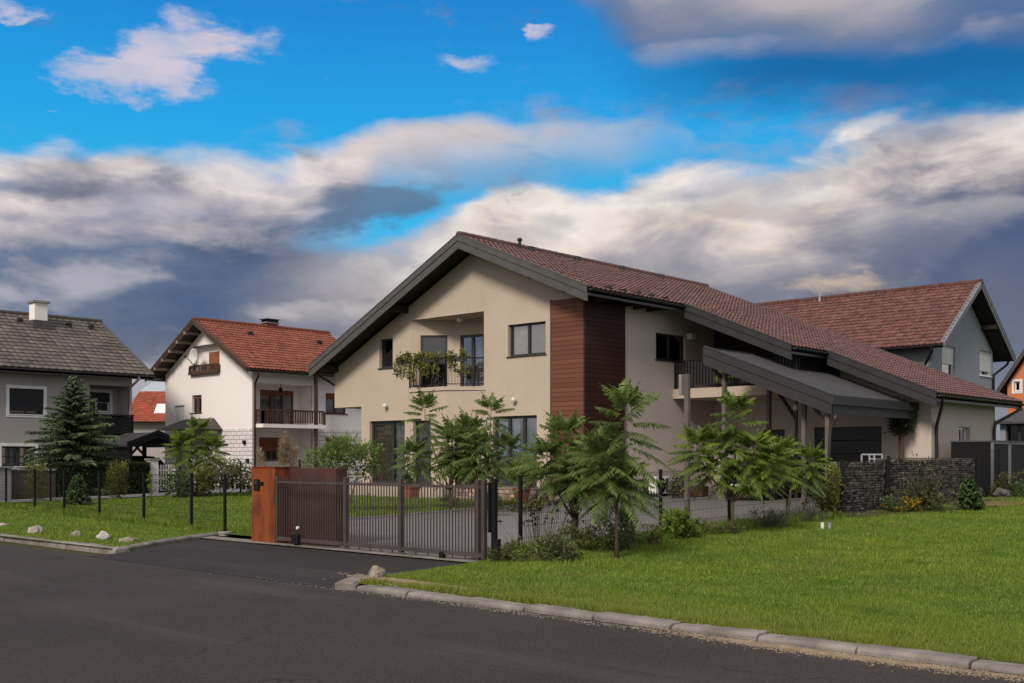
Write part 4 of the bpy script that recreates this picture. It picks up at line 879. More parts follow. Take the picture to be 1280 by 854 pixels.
# small tiled lean-to roof against the gable
ua, ub = hitV(205, 548, GW-.8)[0], hitV(262, 548, GW-.8)[0]; b = MB(); um = (ua+ub)/2; zt2 = hitV(240, 524, GW)[1]; zb2 = hitV(240, 537, GW-.8)[1]
b.add([(ua,GW-1.3,zb2),(ub,GW-1.3,zb2),(ub-.8,GW-.04,zt2),(ua+.8,GW-.04,zt2),(ua,GW-.04,zb2-.02),(ub,GW-.04,zb2-.02)], [(0,1,2,3),(0,3,4),(1,5,2),(0,4,5,1)]); b.build('porch_roof', TILE_GREY, Wh)
# satellite dish on its balcony
dz = hitV(246, 446, GW-.1); D = thing('satellite_dish', 'pale round satellite dish on the attic balcony of the white house', 'satellite dish', (dz[0], GW-.1, dz[1]-.5))
b = MB(); prof = [(.02,.10),(.18,.085),(.31,.04),(.40,-.03),(.41,-.02),(.32,.055),(.18,.10),(.02,.115)]; b.lathe((dz[0]+.1, GW-.35, dz[1]), prof, 22, 'y'); b.build('dish', mat('pale_dish', (.6,.57,.55), None, 3, 30, .5, .4), D, smooth=True)
b = MB(); b.tube([(dz[0],GW-.3,dz[1]-.42),(dz[0],GW-.75,dz[1]-.05)], .015); b.box(dz[0]-.05,dz[0]+.05,GW-.82,GW-.72,dz[1]-.09,dz[1]+.0); b.build('receiver_arm', BLACK, D); MB().tube([(dz[0],GW-.2,dz[1]),(dz[0],GW-.1,dz[1]-.1),(dz[0],GW-.1,dz[1]-.75)], .025).build('mast', GALV, D)
# ------------------------------------------------------------------ grey house on the left
UGx = -49.4; G = thing('grey_house', 'grey rendered house with dark brown tiled roof and white-framed windows', 'house', (-54, 19, T(19)))
SGx = frameU(UGx); yE = hitU(165, 520, UGx)[0]; zE = hitU(0, 457.5, UGx+.7)[1]
gw1 = rU(11.5, 54.5, 486, 518, UGx); gw2 = rU(104, 137, 490.5, 515, UGx-1.2); gw3 = rU(2, 44, 558, 583, UGx); gw3 = (gw3[0], gw3[1], gw3[2], gw3[3])
rec = hitU(112, 480, UGx)[0], hitU(162, 480, UGx)[0]-.0, hitU(135, 521, UGx)[1], hitU(135, 482, UGx)[1]
yS = 8.0
b = MB(); wall(b, SGx, yS, yE, .05, zE+.25, [gw1, gw3, rec], depth=.16)
PR = frameU(UGx-1.2); wall(b, PR, rec[0]-.1, rec[1]+.1, rec[2], rec[3]+.1, [gw2], depth=.1)
for y in rec[:2]: b.quad((UGx-.1,y,rec[2]), (UGx-1.2,y,rec[2]), (UGx-1.2,y,rec[3]), (UGx-.1,y,rec[3]))
for z in rec[2:]: b.quad((UGx-.1,rec[0],z), (UGx-1.2,rec[0],z), (UGx-1.2,rec[1],z), (UGx-.1,rec[1],z))
gr = -54.0; gzr = hitU(128, 403, gr)[1]; gs = (gzr-zE)/(UGx+.7-gr); GL = gr-(UGx-gr); gf = lambda u: gzr-gs*abs(u-gr)-.25
wall(b, frameB(yE), GL, UGx, .05, gf, [], [gr]); wall(b, frameV(yS), GL, UGx, .05, gf, [], [gr]); wall(b, frameL(GL), yS, yE, .05, zE+.25); b.build('wall', PL_GREY, G)
yR_ = yE+.75; cg = math.hypot(1, gs)
tiles('roof', (gr, yS-.8, gzr), (0,1,0), (1,0,-gs), yR_-yS+.8, (UGx+.7-gr)*cg, TILE_GREY, G, prof='wave', tw=.33, tc=.37); tiles('roof', (gr, yS-.8, gzr), (0,1,0), (-1,0,-gs), yR_-yS+.8, (UGx+.7-gr)*cg, TILE_GREY, G, prof='wave', tw=.33, tc=.37); ridge_caps((gr,yS-.8,gzr+.02), (0,1,0), yR_-yS+.8, TILE_GREY, G)
b = MB(); ff = lambda u: gzr-gs*abs(u-gr)-.03; slabroof(b, gr, UGx+.7, yS-.8, yR_, ff, .16); slabroof(b, GL-.7, gr-.002, yS-.8, yR_, ff, .16); b.build('soffit', mat('grey_soffit', (.10,.095,.09), None, 3, 30, .7, .3), G)
gutter((UGx+.78,yS-.8,zE-.03), (UGx+.78,yR_,zE-.05), FASCIA, G); MB().box(UGx+.66,UGx+.70,yS-.8,yR_,zE-.24,zE-.04).build('eaves_board', FASCIA, G)
for s in (-1,1): verge((gr,yR_,gzr), (gr+s*(UGx+.7-gr),yR_,zE), .22, FASCIA, G, (0,1,0)); verge((gr,yS-.8,gzr), (gr+s*(UGx+.7-gr),yS-.8,zE), .22, FASCIA, G, (0,-1,0))
pipe([(UGx+.76,yE-.05,zE-.1),(UGx+.74,yE-.05,zE-.25),(UGx+.1,yE-.12,zE-.6),(UGx+.09,yE-.12,zE-.8),(UGx+.09,yE-.12,.3)], .06, PL_GREY, G)
window(G, SGx, gw1, 2, DARKFR, n=-.08, glass=GLASSD, shutter=(mat('charcoal_roller_shutter', (.022,.024,.028), (.016,.018,.02), 3, 30, .5, .4), .86), trim=WHITEFR, sillm=WHITEFR); window(G, PR, gw2, 2, WHITEFR, n=-.05, trim=WHITEFR, glass=GLASSD, sill=False, bars=((gw2[2]+gw2[3])/2,), curt=((0,1,CURT_G),), shutter=(mat('dark_roller_shutter', (.022,.024,.028), None, 3, 30, .5, .4), .5))
window(G, SGx, gw3, 2, DARKFR, n=-.08, trim=WHITEFR, sillm=WHITEFR, glass=GLASS, curt=((0,1,CURT_W),), bars=(gw3[3]-.45,))
zr = hitU(140, 520, UGx+.9)[1]; zr0 = hitU(140, 545, UGx+.9)[1]; ya, yb = hitU(96, 530, UGx+.9)[0], hitU(167, 530, UGx+.9)[0]
sb = MB().box(UGx-1.18, UGx+.95, ya, yb, zr0-.15, zr0+.02).build('balcony_slab', CONC2, G); b = MB()
for i in range(5):
    z = zr0+.1+(zr-zr0-.1)*i/5; b.box(UGx+.88, UGx+.92, ya, yb, z, z+.13); b.box(UGx+.05, UGx+.88, yb-.04, yb, z, z+.13); b.box(UGx+.05, UGx+.88, ya, ya+.04, z, z+.13)
for y in (ya+.06, (ya+yb)/2, yb-.06): b.box(UGx+.80, UGx+.879, y-.05, y+.05, zr0, zr)
b.box(UGx+.02, UGx+.97, ya-.02, yb+.02, zr, zr+.07); b.build('railing', BLACK, sb)
yc = hitU(48.5, 400, gr+1.0)[0]; c_ = MB().box(gr+.65, gr+1.25, yc-.32, yc+.32, gzr-1.2, ztop(387, 55.5)).build('chimney', PL_WHITE, G, bevel=.01); MB().box(gr+.55, gr+1.35, yc-.42, yc+.42, ztop(387, 55.5), ztop(387, 55.5)+.1).build('chimney_cap', CONC2, c_); MB().box(gr+.5, gr+1.4, yc-.45, yc+.45, gzr-.75, gzr-.36).build('chimney_flashing', FASCIA, c_)
vents([(gr+.9, hitU(px, 402, gr+.9)[0], gzr-.9*gs+.1) for px in (25, 86, 114)], SOFFIT, G)
# ------------------------------------------------------------------ grey house behind, on the right
Bh = thing('rear_house', 'blue-grey house with lichened red roof and white roller shutters behind the garage', 'house', (-24, 51.5, T(50)))
rU_, rZ, vr, hv = -18.1, 9.72, 51.4, 4.6; bs = (9.72-6.58)/4.5; bz = lambda v: rZ-bs*abs(v-vr)-.28
UBg = -18.9; PBg = frameU(UBg); va, vb = vr-3.75, vr+3.75
bw1 = rU(1177.5, 1194, 433, 470, UBg); bw2 = rU(1224.5, 1239, 439, 470, UBg)
b = MB(); wall(b, PBg, va, vb, .3, bz, [bw1, bw2], [vr], depth=.2); wall(b, frameV(va), -36, UBg, .3, bz(va)); wall(b, frameL(-36), va, vb, .3, bz, [], [vr]); wall(b, frameB(vb), -36, UBg, .3, bz(vb)); b.build('wall', PL_GREY2, Bh)
cb = math.hypot(1, bs); tiles('roof', (-36.8, vr, rZ), (1,0,0), (0,-1,-bs), rU_+36.8, 4.5*cb, TILE_RED2, Bh, tw=.24); tiles('roof', (-36.8, vr, rZ), (1,0,0), (0,1,-bs), rU_+36.8, 4.5*cb, TILE_RED2, Bh, tw=.24); ridge_caps((-36.8,vr,rZ+.02), (1,0,0), rU_+36.8, TILE_RED2, Bh)
b = MB()
for s in (-1, 1):
    p = [(-36.8,vr+s*.001,rZ-.02), (rU_-.02,vr+s*.001,rZ-.02), (rU_-.02,vr+s*4.5,rZ-bs*4.5-.02), (-36.8,vr+s*4.5,rZ-bs*4.5-.02)]; q_ = [(x,y,z-.16) for x,y,z in p]; b.add(p+q_, [(0,1,2,3),(7,6,5,4),(0,4,5,1),(1,5,6,2),(2,6,7,3),(3,7,4,0)])
b.build('soffit', SOFFIT, Bh)
for s in (-1, 1): verge((rU_,vr,rZ), (rU_,vr+s*4.5,rZ-bs*4.5), .26, mat('blue_grey_fascia', (.17,.18,.21), None, 3, 30, .6, .3), Bh, (1,0,0)); gutter((-36.8,vr+s*4.58,rZ-bs*4.5-.05), (rU_,vr+s*4.58,rZ-bs*4.5-.05), DARKFR, Bh)
for v in (vr, vr+2.2, vr-2.2): MB().box(UBg-.02, rU_-.06, v-.09, v+.09, bz(v)-.12, bz(v)+.1).build('purlin', SOFFIT, Bh)
window(Bh, PBg, bw1, 1, WHITEFR, n=-.12, shutter=(SHUT_WH, .6)); window(Bh, PBg, bw2, 1, WHITEFR, n=-.12, shutter=(SHUT_WH, .82))
pipe([(rU_-.5,vr-4.56,rZ-bs*4.5-.1),(rU_-.5,vr-4.5,rZ-bs*4.5-.3),(UBg-.35,va-.12,5.6),(UBg-.35,va-.08,5.3),(UBg-.35,va-.08,.5)], .06, BLACK, Bh); pipe([(rU_-.3,vr+4.56,rZ-bs*4.5-.1),(rU_-.35,vr+4.4,rZ-bs*4.5-.35),(UBg+.08,vb-.1,5.7),(UBg+.07,vb-.1,5.4),(UBg+.07,vb-.1,.5)], .06, BLACK, Bh)
pm = hitV(1027, 370, vr)[0]; MB().tube([(pm,vr-.2,rZ-.3),(pm,vr-.2,rZ+.35)], [.07,.06], 8).build('roof_vent', GALV, Bh)
# ------------------------------------------------------------------ orange house at the right edge
Oh = thing('orange_house', 'orange rendered house with red roof cut off by the right photo edge', 'house', (-17, 68, T(60)))
vo = 66.0; Po = frameV(vo); x0 = hitV(1248, 500, vo)[0]; xr = hitV(1300, 433, vo)[0]; ze = hitV(1255, 492, vo)[1]; zr_ = hitV(1300, 415, vo)[1]; osl = (zr_-ze)/(xr-x0); xe = 2*xr-x0
of = lambda u: zr_-osl*abs(u-xr)-.25
ow = rV(1268, 1275, 477, 489, vo)
b = MB(); wall(b, Po, x0+.5, xe-.5, .3, of, [ow], [xr], depth=.15); wall(b, frameU(xe-.5), vo, vo+9, .3, of(xe-.5)); wall(b, frameL(x0+.5), vo, vo+9, .3, of(x0+.5)); wall(b, frameB(vo+9), x0+.5, xe-.5, .3, of, [], [xr]); b.build('wall', PL_ORANGE, Oh)
co_ = math.hypot(1, osl); L_ = (xr-x0+.4)
tiles('roof', (xr,vo-.6,zr_), (0,1,0), (-1,0,-osl), 10.2, L_*co_, TILE_OR, Oh); tiles('roof', (xr,vo-.6,zr_), (0,1,0), (1,0,-osl), 10.2, L_*co_, TILE_OR, Oh)
for s in (-1,1): verge((xr,vo-.6,zr_), (xr+s*L_,vo-.6,zr_-osl*L_), .28, FASCIA, Oh, (0,-1,0))
window(Oh, Po, ow, 1, WHITEFR, n=-.1, trim=WHITEFR)
# low lean-to before it with a grey roof
x1_, x2_ = hitV(1250, 520, 56)[0], hitV(1330, 520, 56)[0]; zl = hitV(1262, 527, 56)[1]
An = thing('garage_annexe', 'low grey annexe with sloping grey roof below the orange house', 'annexe', ((x1_+x2_)/2, 57.5, T(57)))
og = rV(1257, 1290, 530, 556, 56); b = MB(); wall(b, frameV(56), x1_, x2_, .3, zl, [og]); wall(b, frameU(x2_), 56, 59, .3, zl); wall(b, frameL(x1_), 56, 59, .3, zl); wall(b, frameB(59), x1_, x2_, .3, zl); b.build('wall', PL_GREY2, An)
b = MB(); b.add([(x1_-.2,55.6,zl),(x2_+.3,55.6,zl),(x2_+.3,59.2,zl+1.2),(x1_+1.0,59.2,zl+1.2),(x1_-.2,55.6,zl-.12),(x2_+.3,55.6,zl-.12),(x2_+.3,59.2,zl-.12),(x1_-.2,59.2,zl-.12)], [(0,1,2,3),(4,7,6,5),(0,4,5,1),(1,5,6,2),(2,6,7,3),(3,7,4,0)]); b.build('roof', MEMBRANE, An)
window(An, frameV(56), og, 2, DARKFR, glass=GLASSD)
# ------------------------------------------------------------------ red-roofed building far behind, between the left houses
Rb = thing('far_building', 'long building with bright orange-red roof far behind between the grey and white houses', 'building', (-75, 48, T(48)))
dF = 86.0; xa, ya_ = at(150, dF); xb, yb_ = at(222, dF); z0 = ztop(527, dF); z1 = ztop(485, dF); zr2 = ztop(470, dF)
PF = frameAB((xa, ya_), (xb, yb_)); lf = math.dist((xa,ya_),(xb,yb_))
b = MB(); b.pbox(PF, 0, lf, .2, z0+.3, -9, -.8); b.build('wall', PL_GREY, Rb)
dirv = (Vector(PF(lf,0,0))-Vector(PF(0,0,0))).normalized(); inn = Vector(PF(0,0,-1))-Vector(PF(0,0,0)); sl2 = inn*4.5+Vector((0,0,z1-z0))
tiles('roof', Vector(PF(0,z1,-4.5)), dirv, -sl2, lf, sl2.length, mat('bright_orange_roof_tile', (.30,.068,.035), (.24,.055,.03), .5, 10, .7, .3, attr=.5), Rb)
b = MB(); b.quad(PF(0,z1,-4.5), PF(lf,z1,-4.5), PF(lf,zr2,-7.5), PF(0,zr2,-7.5)); b.quad(PF(0,zr2,-7.5), PF(lf,zr2,-7.5), PF(lf,z0,-9.2), PF(0,z0,-9.2)); b.build('upper_roof_sheet', mat('pale_sheet_roof', (.42,.45,.5), None, 2, 30, .4, .5), Rb)
sk = PF(lf*.66, z0+(z1-z0)*.36, -4.5*.36); b = MB(); p = Vector(sk); u_ = dirv*.7; w_ = sl2.normalized()*.55; nn = dirv.cross(sl2.normalized()); nn = nn if nn.z > 0 else -nn
b.add([p-u_-w_+nn*.03, p+u_-w_+nn*.03, p+u_+w_+nn*.3, p-u_+w_+nn*.3, p-u_-w_-nn*.1, p+u_-w_-nn*.1, p+u_+w_-nn*.1, p-u_+w_-nn*.1], [(0,1,2,3),(0,4,5,1),(1,5,6,2),(2,6,7,3),(3,7,4,0)]); b.build('skylight', WHITEFR, Rb)
# ------------------------------------------------------------------ placing things on the ground
def gp(px, py, dz=.06):
    d = 30.0
    for _ in range(30):
        u, v = at(px, d); d = (EYE - T(v) - dz)*FPX/(py-HZ)
    u, v = at(px, d); return u, v, T(v)+dz, d
# ------------------------------------------------------------------ welded-wire fences
def mesh_panel(A, B, z0, z1, parent, name='mesh_panel'):
    A, B = Vector(A), Vector(B); d = B-A; n = max(4, round(d.length/.05)); q = MB()
    for i in range(1, n):
        p = A+d*(i/n); zz = T(p.y); q.tube([(p.x,p.y,zz+z0), (p.x,p.y,zz+z1+.03)], .0026, 3, False)
    for j in range(7):
        z = z0+.02+(z1-z0-.02)*j/6; q.tube([(A.x,A.y,T(A.y)+z), (B.x,B.y,T(B.y)+z)], .004, 3, False)
    return q.build(name, BLACK, parent)
def fence(label, pts, h=1.26, footing=True, zb=.05):
    root = thing('wire_fence', label, 'fence', (pts[0][0], pts[0][1], T(pts[0][1])))
    for x, y in pts:
        z = T(y); p = MB().box(x-.028, x+.028, y-.028, y+.028, z-.05, z+zb+h+.04).build('post', BLACK, root, bevel=.006)
        MB().box(x-.036, x+.036, y-.036, y+.036, z+zb+h+.041, z+zb+h+.055).build('post_cap', BLACK, p)
        if footing: MB().lathe((x, y, z+zb), [(.17,-.05), (.16,.03), (.12,.045)], 10).build('footing', CONC, p)
    for a, b in zip(pts, pts[1:]): mesh_panel((*a, 0), (*b, 0), zb+.05, zb+h, root)
    return root
fence('black welded wire fence left of the rusty steel gate box, along the lawn verge', [(-20.7,13.3),(-22.3,13.45),(-24.8,13.65),(-27.2,13.72),(-30,14.1),(-33,14.6),(-36,15.0),(-38.4,15.25)], 1.22)
fence('black welded wire fence at the far side of the left garden, before the path', [(-38.5,15.5),(-38.5,17.6),(-38.5,20.2),(-38.5,22.7),(-38.4,25.4),(-38.2,28.2)], 1.25, False)
fence('black welded wire fence right of the sliding gate, along the paved driveway', [(-12.45,13.75),(-12.45,15.25),(-12.45,17.86),(-12.45,20.4),(-12.45,22.95),(-12.45,25.0)], 1.28)
fence('short black wire fence between stone gabion and black bin enclosure', [(-12.2,34.35),(-12.2,36.15)], 1.5, False)
# ------------------------------------------------------------------ sliding gate, its steel box
GV = 12.66
Gt = thing('sliding_gate', 'brown-grey steel sliding gate of thin upright bars across the driveway', 'gate', (-15.1, GV, 0))
g0, g1, gt = -17.88, -12.22, 1.36
fr = MB().box(g0, g1, GV-.03, GV+.03, .09, .16).box(g0, g1, GV-.02, GV+.02, 1.20, 1.24).build('frame', GATEM, Gt)
for x, w in ((g0+.03,.05), (-15.75,.07), (-14.25,.07), (g1-.16,.06), (g1-.03,.07)):
    MB().box(x-w/2, x+w/2, GV-.04, GV+.04, .06, 1.34).build('frame_post', GATEM, Gt, bevel=.006)
secs = [(g0+.06,-15.79), (-15.71,-14.29), (-14.21,g1-.2)]
for a, c in secs:
    q = MB(); n = round((c-a)/.074)
    for i in range(n):
        x = a+(c-a)*(i+.5)/n; tall = 1.36 if i % 3 == 0 else (1.27 if i % 3 == 1 else 1.30)
        q.box(x-.0075, x+.0075, GV-.008, GV+.008, .10 if i % 4 else .04, tall)
    tag(q.build('bar_panel', GATEM, Gt))
for x in (-17.2, -13.2): MB().lathe((x, GV-.02, .075), [(.01,-.03),(.06,-.03),(.06,.03),(.01,.03)], 14, 'y').build('roller', BLACK, Gt)
MB().box(-17.28,-17.08,GV-.11,GV-.045,.05,.24).build('roller_housing', BLACK, Gt, bevel=.01)
MB().lathe((-17.13, GV-.06, .36), [(.01,-.02),(.03,-.02),(.03,.02),(.01,.02)], 12, 'y').build('reflector', WHITEP, Gt)
Rp = thing('gate_post', 'black steel receiving post at the right end of the sliding gate', 'post', (-12.08, 12.72, 0))
MB().box(-12.12,-12.04,12.68,12.76,0,1.36).build('post', BLACK, Rp, bevel=.008); MB().box(-12.038,-11.96,12.67,12.75,.02,.40).build('stop_box', BLACK, Rp, bevel=.01)
MB().box(-12.15,-12.121,12.64,12.78,.5,1.3).build('catch', BLACK, Rp)
Cb = thing('steel_box', 'rusty orange corten steel box with intercom at the left end of the gate', 'steel box', (-18.0, 12.9, 0))
MB().box(-18.72,-17.93,12.64,13.25,.02,1.50).build('front_panel', CORTEN, Cb, bevel=.008); MB().box(-17.928,-16.45,12.98,13.25,.02,1.495).build('rear_panel', mat('dark_corten', (.070,.027,.019), (.04,.018,.014), 2, 30, .75, .3, streak=.4), Cb, bevel=.006)
MB().box(-18.74,-17.91,12.62,13.27,1.503,1.52).build('top_sheet', CORTEN, Cb); ic = MB().box(-18.60,-18.42,12.60,12.638,1.05,1.27).build('intercom', BLACK, Cb, bevel=.012)
MB().lathe((-18.51,12.596,1.20), [(.03,-.004),(.035,.002)], 12, 'y').build('lens', DARKFR, ic); MB().box(-18.45,-18.30,12.605,12.638,1.16,1.22).build('mail_slot', BLACK, Cb)
# ------------------------------------------------------------------ rocks on the verge
def rock(label, px, py, w, h, m, d=None, name='rock', group=None):
    w, h = w*.8, h*.8; u, v, z, dd = gp(px, py); o = thing(name, label, 'rock', (u, v, z), group)
    import bmesh
    bm = bmesh.new(); bmesh.ops.create_icosphere(bm, subdivisions=3, radius=1); sd = random.random()*50
    from mathutils import noise as mn
    for vt in bm.verts:
        n = vt.co.normalized(); k = 1+.35*mn.noise(n*1.3+Vector((sd,0,0)))+.16*mn.noise(n*3.1+Vector((0,sd,0)))+.07*mn.noise(n*8+Vector((0,0,sd)))
        vt.co = Vector((n.x*k*w*.5, n.y*k*w*.42, max(n.z*k*h*.62+h*.3, -.03)))
    me = bpy.data.meshes.new('stone'); bm.to_mesh(me); bm.free(); me.materials.append(m); [setattr(p, 'use_smooth', False) for p in me.polygons]
    c = bpy.data.objects.new('stone', me); col.objects.link(c); c.parent = o; c.location = (0,0,0); c.rotation_euler = (0,0,random.random()*6); return o
rock('low white rock on the grass verge cut by the left photo edge', 3, 658, .36, .10, ROCK); rock('pointed white rock on the grass verge, second from the left', 44, 667, .36, .23, ROCK)
rock('grey-white rock in the middle of the rocks on the left verge', 95, 671, .26, .17, ROCK2); rock('blocky white rock on the grass verge below the fourth fence post', 129, 675, .36, .22, ROCK)
rock('flat mottled grey rock at the corner of the left kerb', 161, 678, .42, .14, ROCK2); rock('mossy boulder at the corner of the right-hand kerb beside the driveway', 471, 723, .27, .22, ROCK2)
# ------------------------------------------------------------------ plants
UP = Vector((0,0,1))
def frond(out, rn, base, d, L, pairs, ll, lw, droop, tint=0):
    base = Vector(base); d = Vector(d).normalized(); s = d.cross(UP)
    s = s.normalized() if s.length > .05 else Vector((1,0,0)); rr = random.random()*.35
    s = (s + UP*random.uniform(-.35,.35)).normalized()
    pt = lambda t: base + d*(L*t) - UP*(droop*L*t*t)
    for i in range(pairs):
        t = .14+.86*(i+.5)/pairs; p = pt(t); tg = (pt(t+.03)-pt(t-.03)).normalized(); pr = math.sin(math.pi*(.18+.72*t))*.95+.05
        for sg in (-1, 1):
            dr = (s*sg*.86 + tg*.50 - UP*random.uniform(.3,.85)).normalized(); l = ll*pr*random.uniform(.85,1.15); w = lw*(.6+.4*pr)
            nrm = dr.cross(tg).normalized(); pw = dr.cross(nrm).normalized()
            out.append([p, p+dr*l*.38+pw*w, p+dr*l-UP*l*.12, p+dr*l*.38-pw*w]); rn.append(min(1, max(0, rr+random.random()*.3+tint)))
    tg = (pt(1)-pt(.95)).normalized(); pw = tg.cross(UP); pw = pw.normalized()*lw if pw.length > .01 else s*lw
    p = pt(.98); out.append([p, p+tg*ll*.4+pw, p+tg*ll, p+tg*ll*.4-pw]); rn.append(.5)
    for a, b in ((0,.5),(.5,1)):
        p, q = pt(a), pt(b); w = s*.006; out.append([p-w, q-w*.6, q+w*.6, p+w]); rn.append(.35)
def pinnate_tree(label, loc, heads, m=L_SUMAC, trunk_r=.035, L=.8, ll=.17, lw=.026, pairs=11, n=26, name='young_tree', bark=BARK, group=None, fork=.3):
    """heads: (dx, dy, z of the tip, z where the lowest fronds start)"""
    root = thing(name, label, 'tree', loc, group); x, y, z = loc; Q = []; rn = []; zf = min(h[3] for h in heads)*fork+.25
    tr = MB(); tr.tube([(x,y,z-.05),(x+random.uniform(-.03,.03),y,z+zf*.5),(x+random.uniform(-.03,.03),y,z+zf)], [trunk_r*1.25,trunk_r,trunk_r*.9], 8); tr.build('trunk', bark, root, smooth=True)
    for dx, dy, zt, zl in heads:
        zt = max(zt-.50*L, zl+.25)
        sb = MB(); P = lambda t: Vector((x+dx*min(1,t*1.3)**.8, y+dy*min(1,t*1.3)**.8, z+zf+(zt-zf)*t)); kk = [P(i/6) for i in range(7)]
        sb.tube(kk, [trunk_r*.8*(1-.75*i/6) for i in range(7)], 6); sb.build('branch', bark, root, smooth=True)
        t0 = max(.02, (zl-zf)/(zt-zf))
        for i in range(n):
            t = i/(n-1); tt = t0+(1-t0)*t**.62; a = i*2.39996+random.uniform(-.35,.35); el = R(-8+66*t**2.0+random.uniform(-8,8))
            d = Vector((math.cos(a)*math.cos(el), math.sin(a)*math.cos(el), math.sin(el)))
            l = L*(1.0-.30*t**2)*random.uniform(.8,1.12); frond(Q, rn, P(min(tt,.99)), d, l, pairs, ll, lw, (.42-.2*t)*random.uniform(.7,1.2), tint=.12*t-.02+.22*(t > .8))
        for i in range(8):
            a = i*2.39996+random.random()*.5; el = R(random.uniform(28,68)); frond(Q, rn, P(.97), Vector((math.cos(a)*math.cos(el), math.sin(a)*math.cos(el), math.sin(el))), L*random.uniform(.5,.75), pairs, ll*.9, lw, .25, tint=.3)
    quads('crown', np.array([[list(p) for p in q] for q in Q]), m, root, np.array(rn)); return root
def cloud(blobs, n, size, asp=.45, lump=.35, up=.2, shell=.55):
    """leaf quads through the volume of several ellipsoids; denser towards their skins, in clumps"""
    vol = np.array([b[3]*b[4]*b[5] for b in blobs]); cnt = np.maximum(1, (n*vol/vol.sum()).astype(int)); Q = []; rn = []
    for b, c in zip(blobs, cnt):
        nc = max(5, c//26); cd = rng.normal(size=(nc,3)); cd /= np.linalg.norm(cd,axis=1)[:,None]; cd *= (shell+(1-shell)*rng.random((nc,1)))*rng.uniform(.82,1.12,(nc,1))
        k = rng.integers(0, nc, c); p = cd[k] + rng.normal(size=(c,3))*.17*(1+lump)
        pos_ = np.array(b[:3]) + p*np.array(b[3:6]); keep = pos_[:,2] > b[2]-b[5]*1.02; pos_ = pos_[keep]; kk = k[keep]; pp = p[keep]
        m_ = len(pos_); dr = pp/np.maximum(np.linalg.norm(pp,axis=1),.1)[:,None]*.8 + rng.normal(size=(m_,3))*.6; dr[:,2] += up; dr /= np.linalg.norm(dr,axis=1)[:,None]
        sd = np.cross(dr, rng.normal(size=(m_,3))); sd /= np.maximum(np.linalg.norm(sd,axis=1),.01)[:,None]; s = size*rng.uniform(.6,1.3,m_)[:,None]
        Q.append(np.stack([pos_, pos_+dr*s*.45+sd*s*asp*.5, pos_+dr*s, pos_+dr*s*.45-sd*s*asp*.5], 1))
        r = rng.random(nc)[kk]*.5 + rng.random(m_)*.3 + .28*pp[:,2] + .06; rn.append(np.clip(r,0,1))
    return np.concatenate(Q), np.concatenate(rn)
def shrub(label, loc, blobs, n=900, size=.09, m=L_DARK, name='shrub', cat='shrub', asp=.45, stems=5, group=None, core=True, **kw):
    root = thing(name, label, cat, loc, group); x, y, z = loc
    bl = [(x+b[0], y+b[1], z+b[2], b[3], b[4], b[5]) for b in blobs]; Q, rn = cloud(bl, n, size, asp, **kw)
    quads('foliage', Q, m, root, rn)
    for i in range(stems):
        b = random.choice(bl); MB().tube([(x+random.uniform(-.05,.05), y+random.uniform(-.05,.05), z-.03), ((x+b[0])/2+random.uniform(-.05,.05), (y+b[1])/2, z+(b[2]-z)*.55), (b[0]+random.uniform(-.5,.5)*b[3], b[1]+random.uniform(-.5,.5)*b[4], b[2]+b[5]*.4)], [.014,.011,.006], 5).build('stem', STEMGR, root)
    return root
def conifer(label, loc, h, rb, n=26, m=L_SPRUCE, name='conifer', tiers=60, dens=1.0, up0=-.1):
    root = thing(name, label, 'tree', loc); x, y, z = loc; Q = []; rn = []
    MB().tube([(x,y,z-.1),(x,y,z+h*.5),(x,y,z+h*.97)], [h*.018,h*.011,.01], 8).build('trunk', BARK, root)
    for i in range(tiers):
        t = i/(tiers-1); zz = h*((.14 if h > 3 else .04)+(.83 if h > 3 else .93)*t**.92); a = i*2.39996+random.uniform(-.3,.3); l = rb*(1-t)**.82*random.uniform(.72,1.14)+.10
        d = Vector((math.cos(a), math.sin(a), up0+.55*t)).normalized(); p0 = Vector((x,y,z+zz)); pt = lambda s: p0+d*(l*s)-UP*(.16*l*s*s)+UP*(.12*l*max(0,s-.6))
        k = int(max(5, l*22)*dens)
        for j in range(k):
            s = (j+.6)/k; p = pt(s); sd = d.cross(UP).normalized(); w = .30*l*(1-s*.75)**.8+.06
            for sg in (-1,1):
                for rep in range(2):
                    e = (sd*sg*random.uniform(.6,1)+d*random.uniform(.3,.9)-UP*random.uniform(.05,.55)).normalized(); ln = w*random.uniform(.6,1.1); e2 = e.cross(Vector((random.uniform(-1,1),random.uniform(-1,1),1))).normalized()*random.uniform(.018,.034)
                    b0 = p + UP*random.uniform(-.03,.03); Q.append([b0, b0+e*ln*.5+e2, b0+e*ln-UP*.04, b0+e*ln*.5-e2]); rn.append(min(1, .1+.55*s+random.random()*.3))
    quads('crown', np.array([[list(p) for p in q] for q in Q]), m, root, np.array(rn)); return root
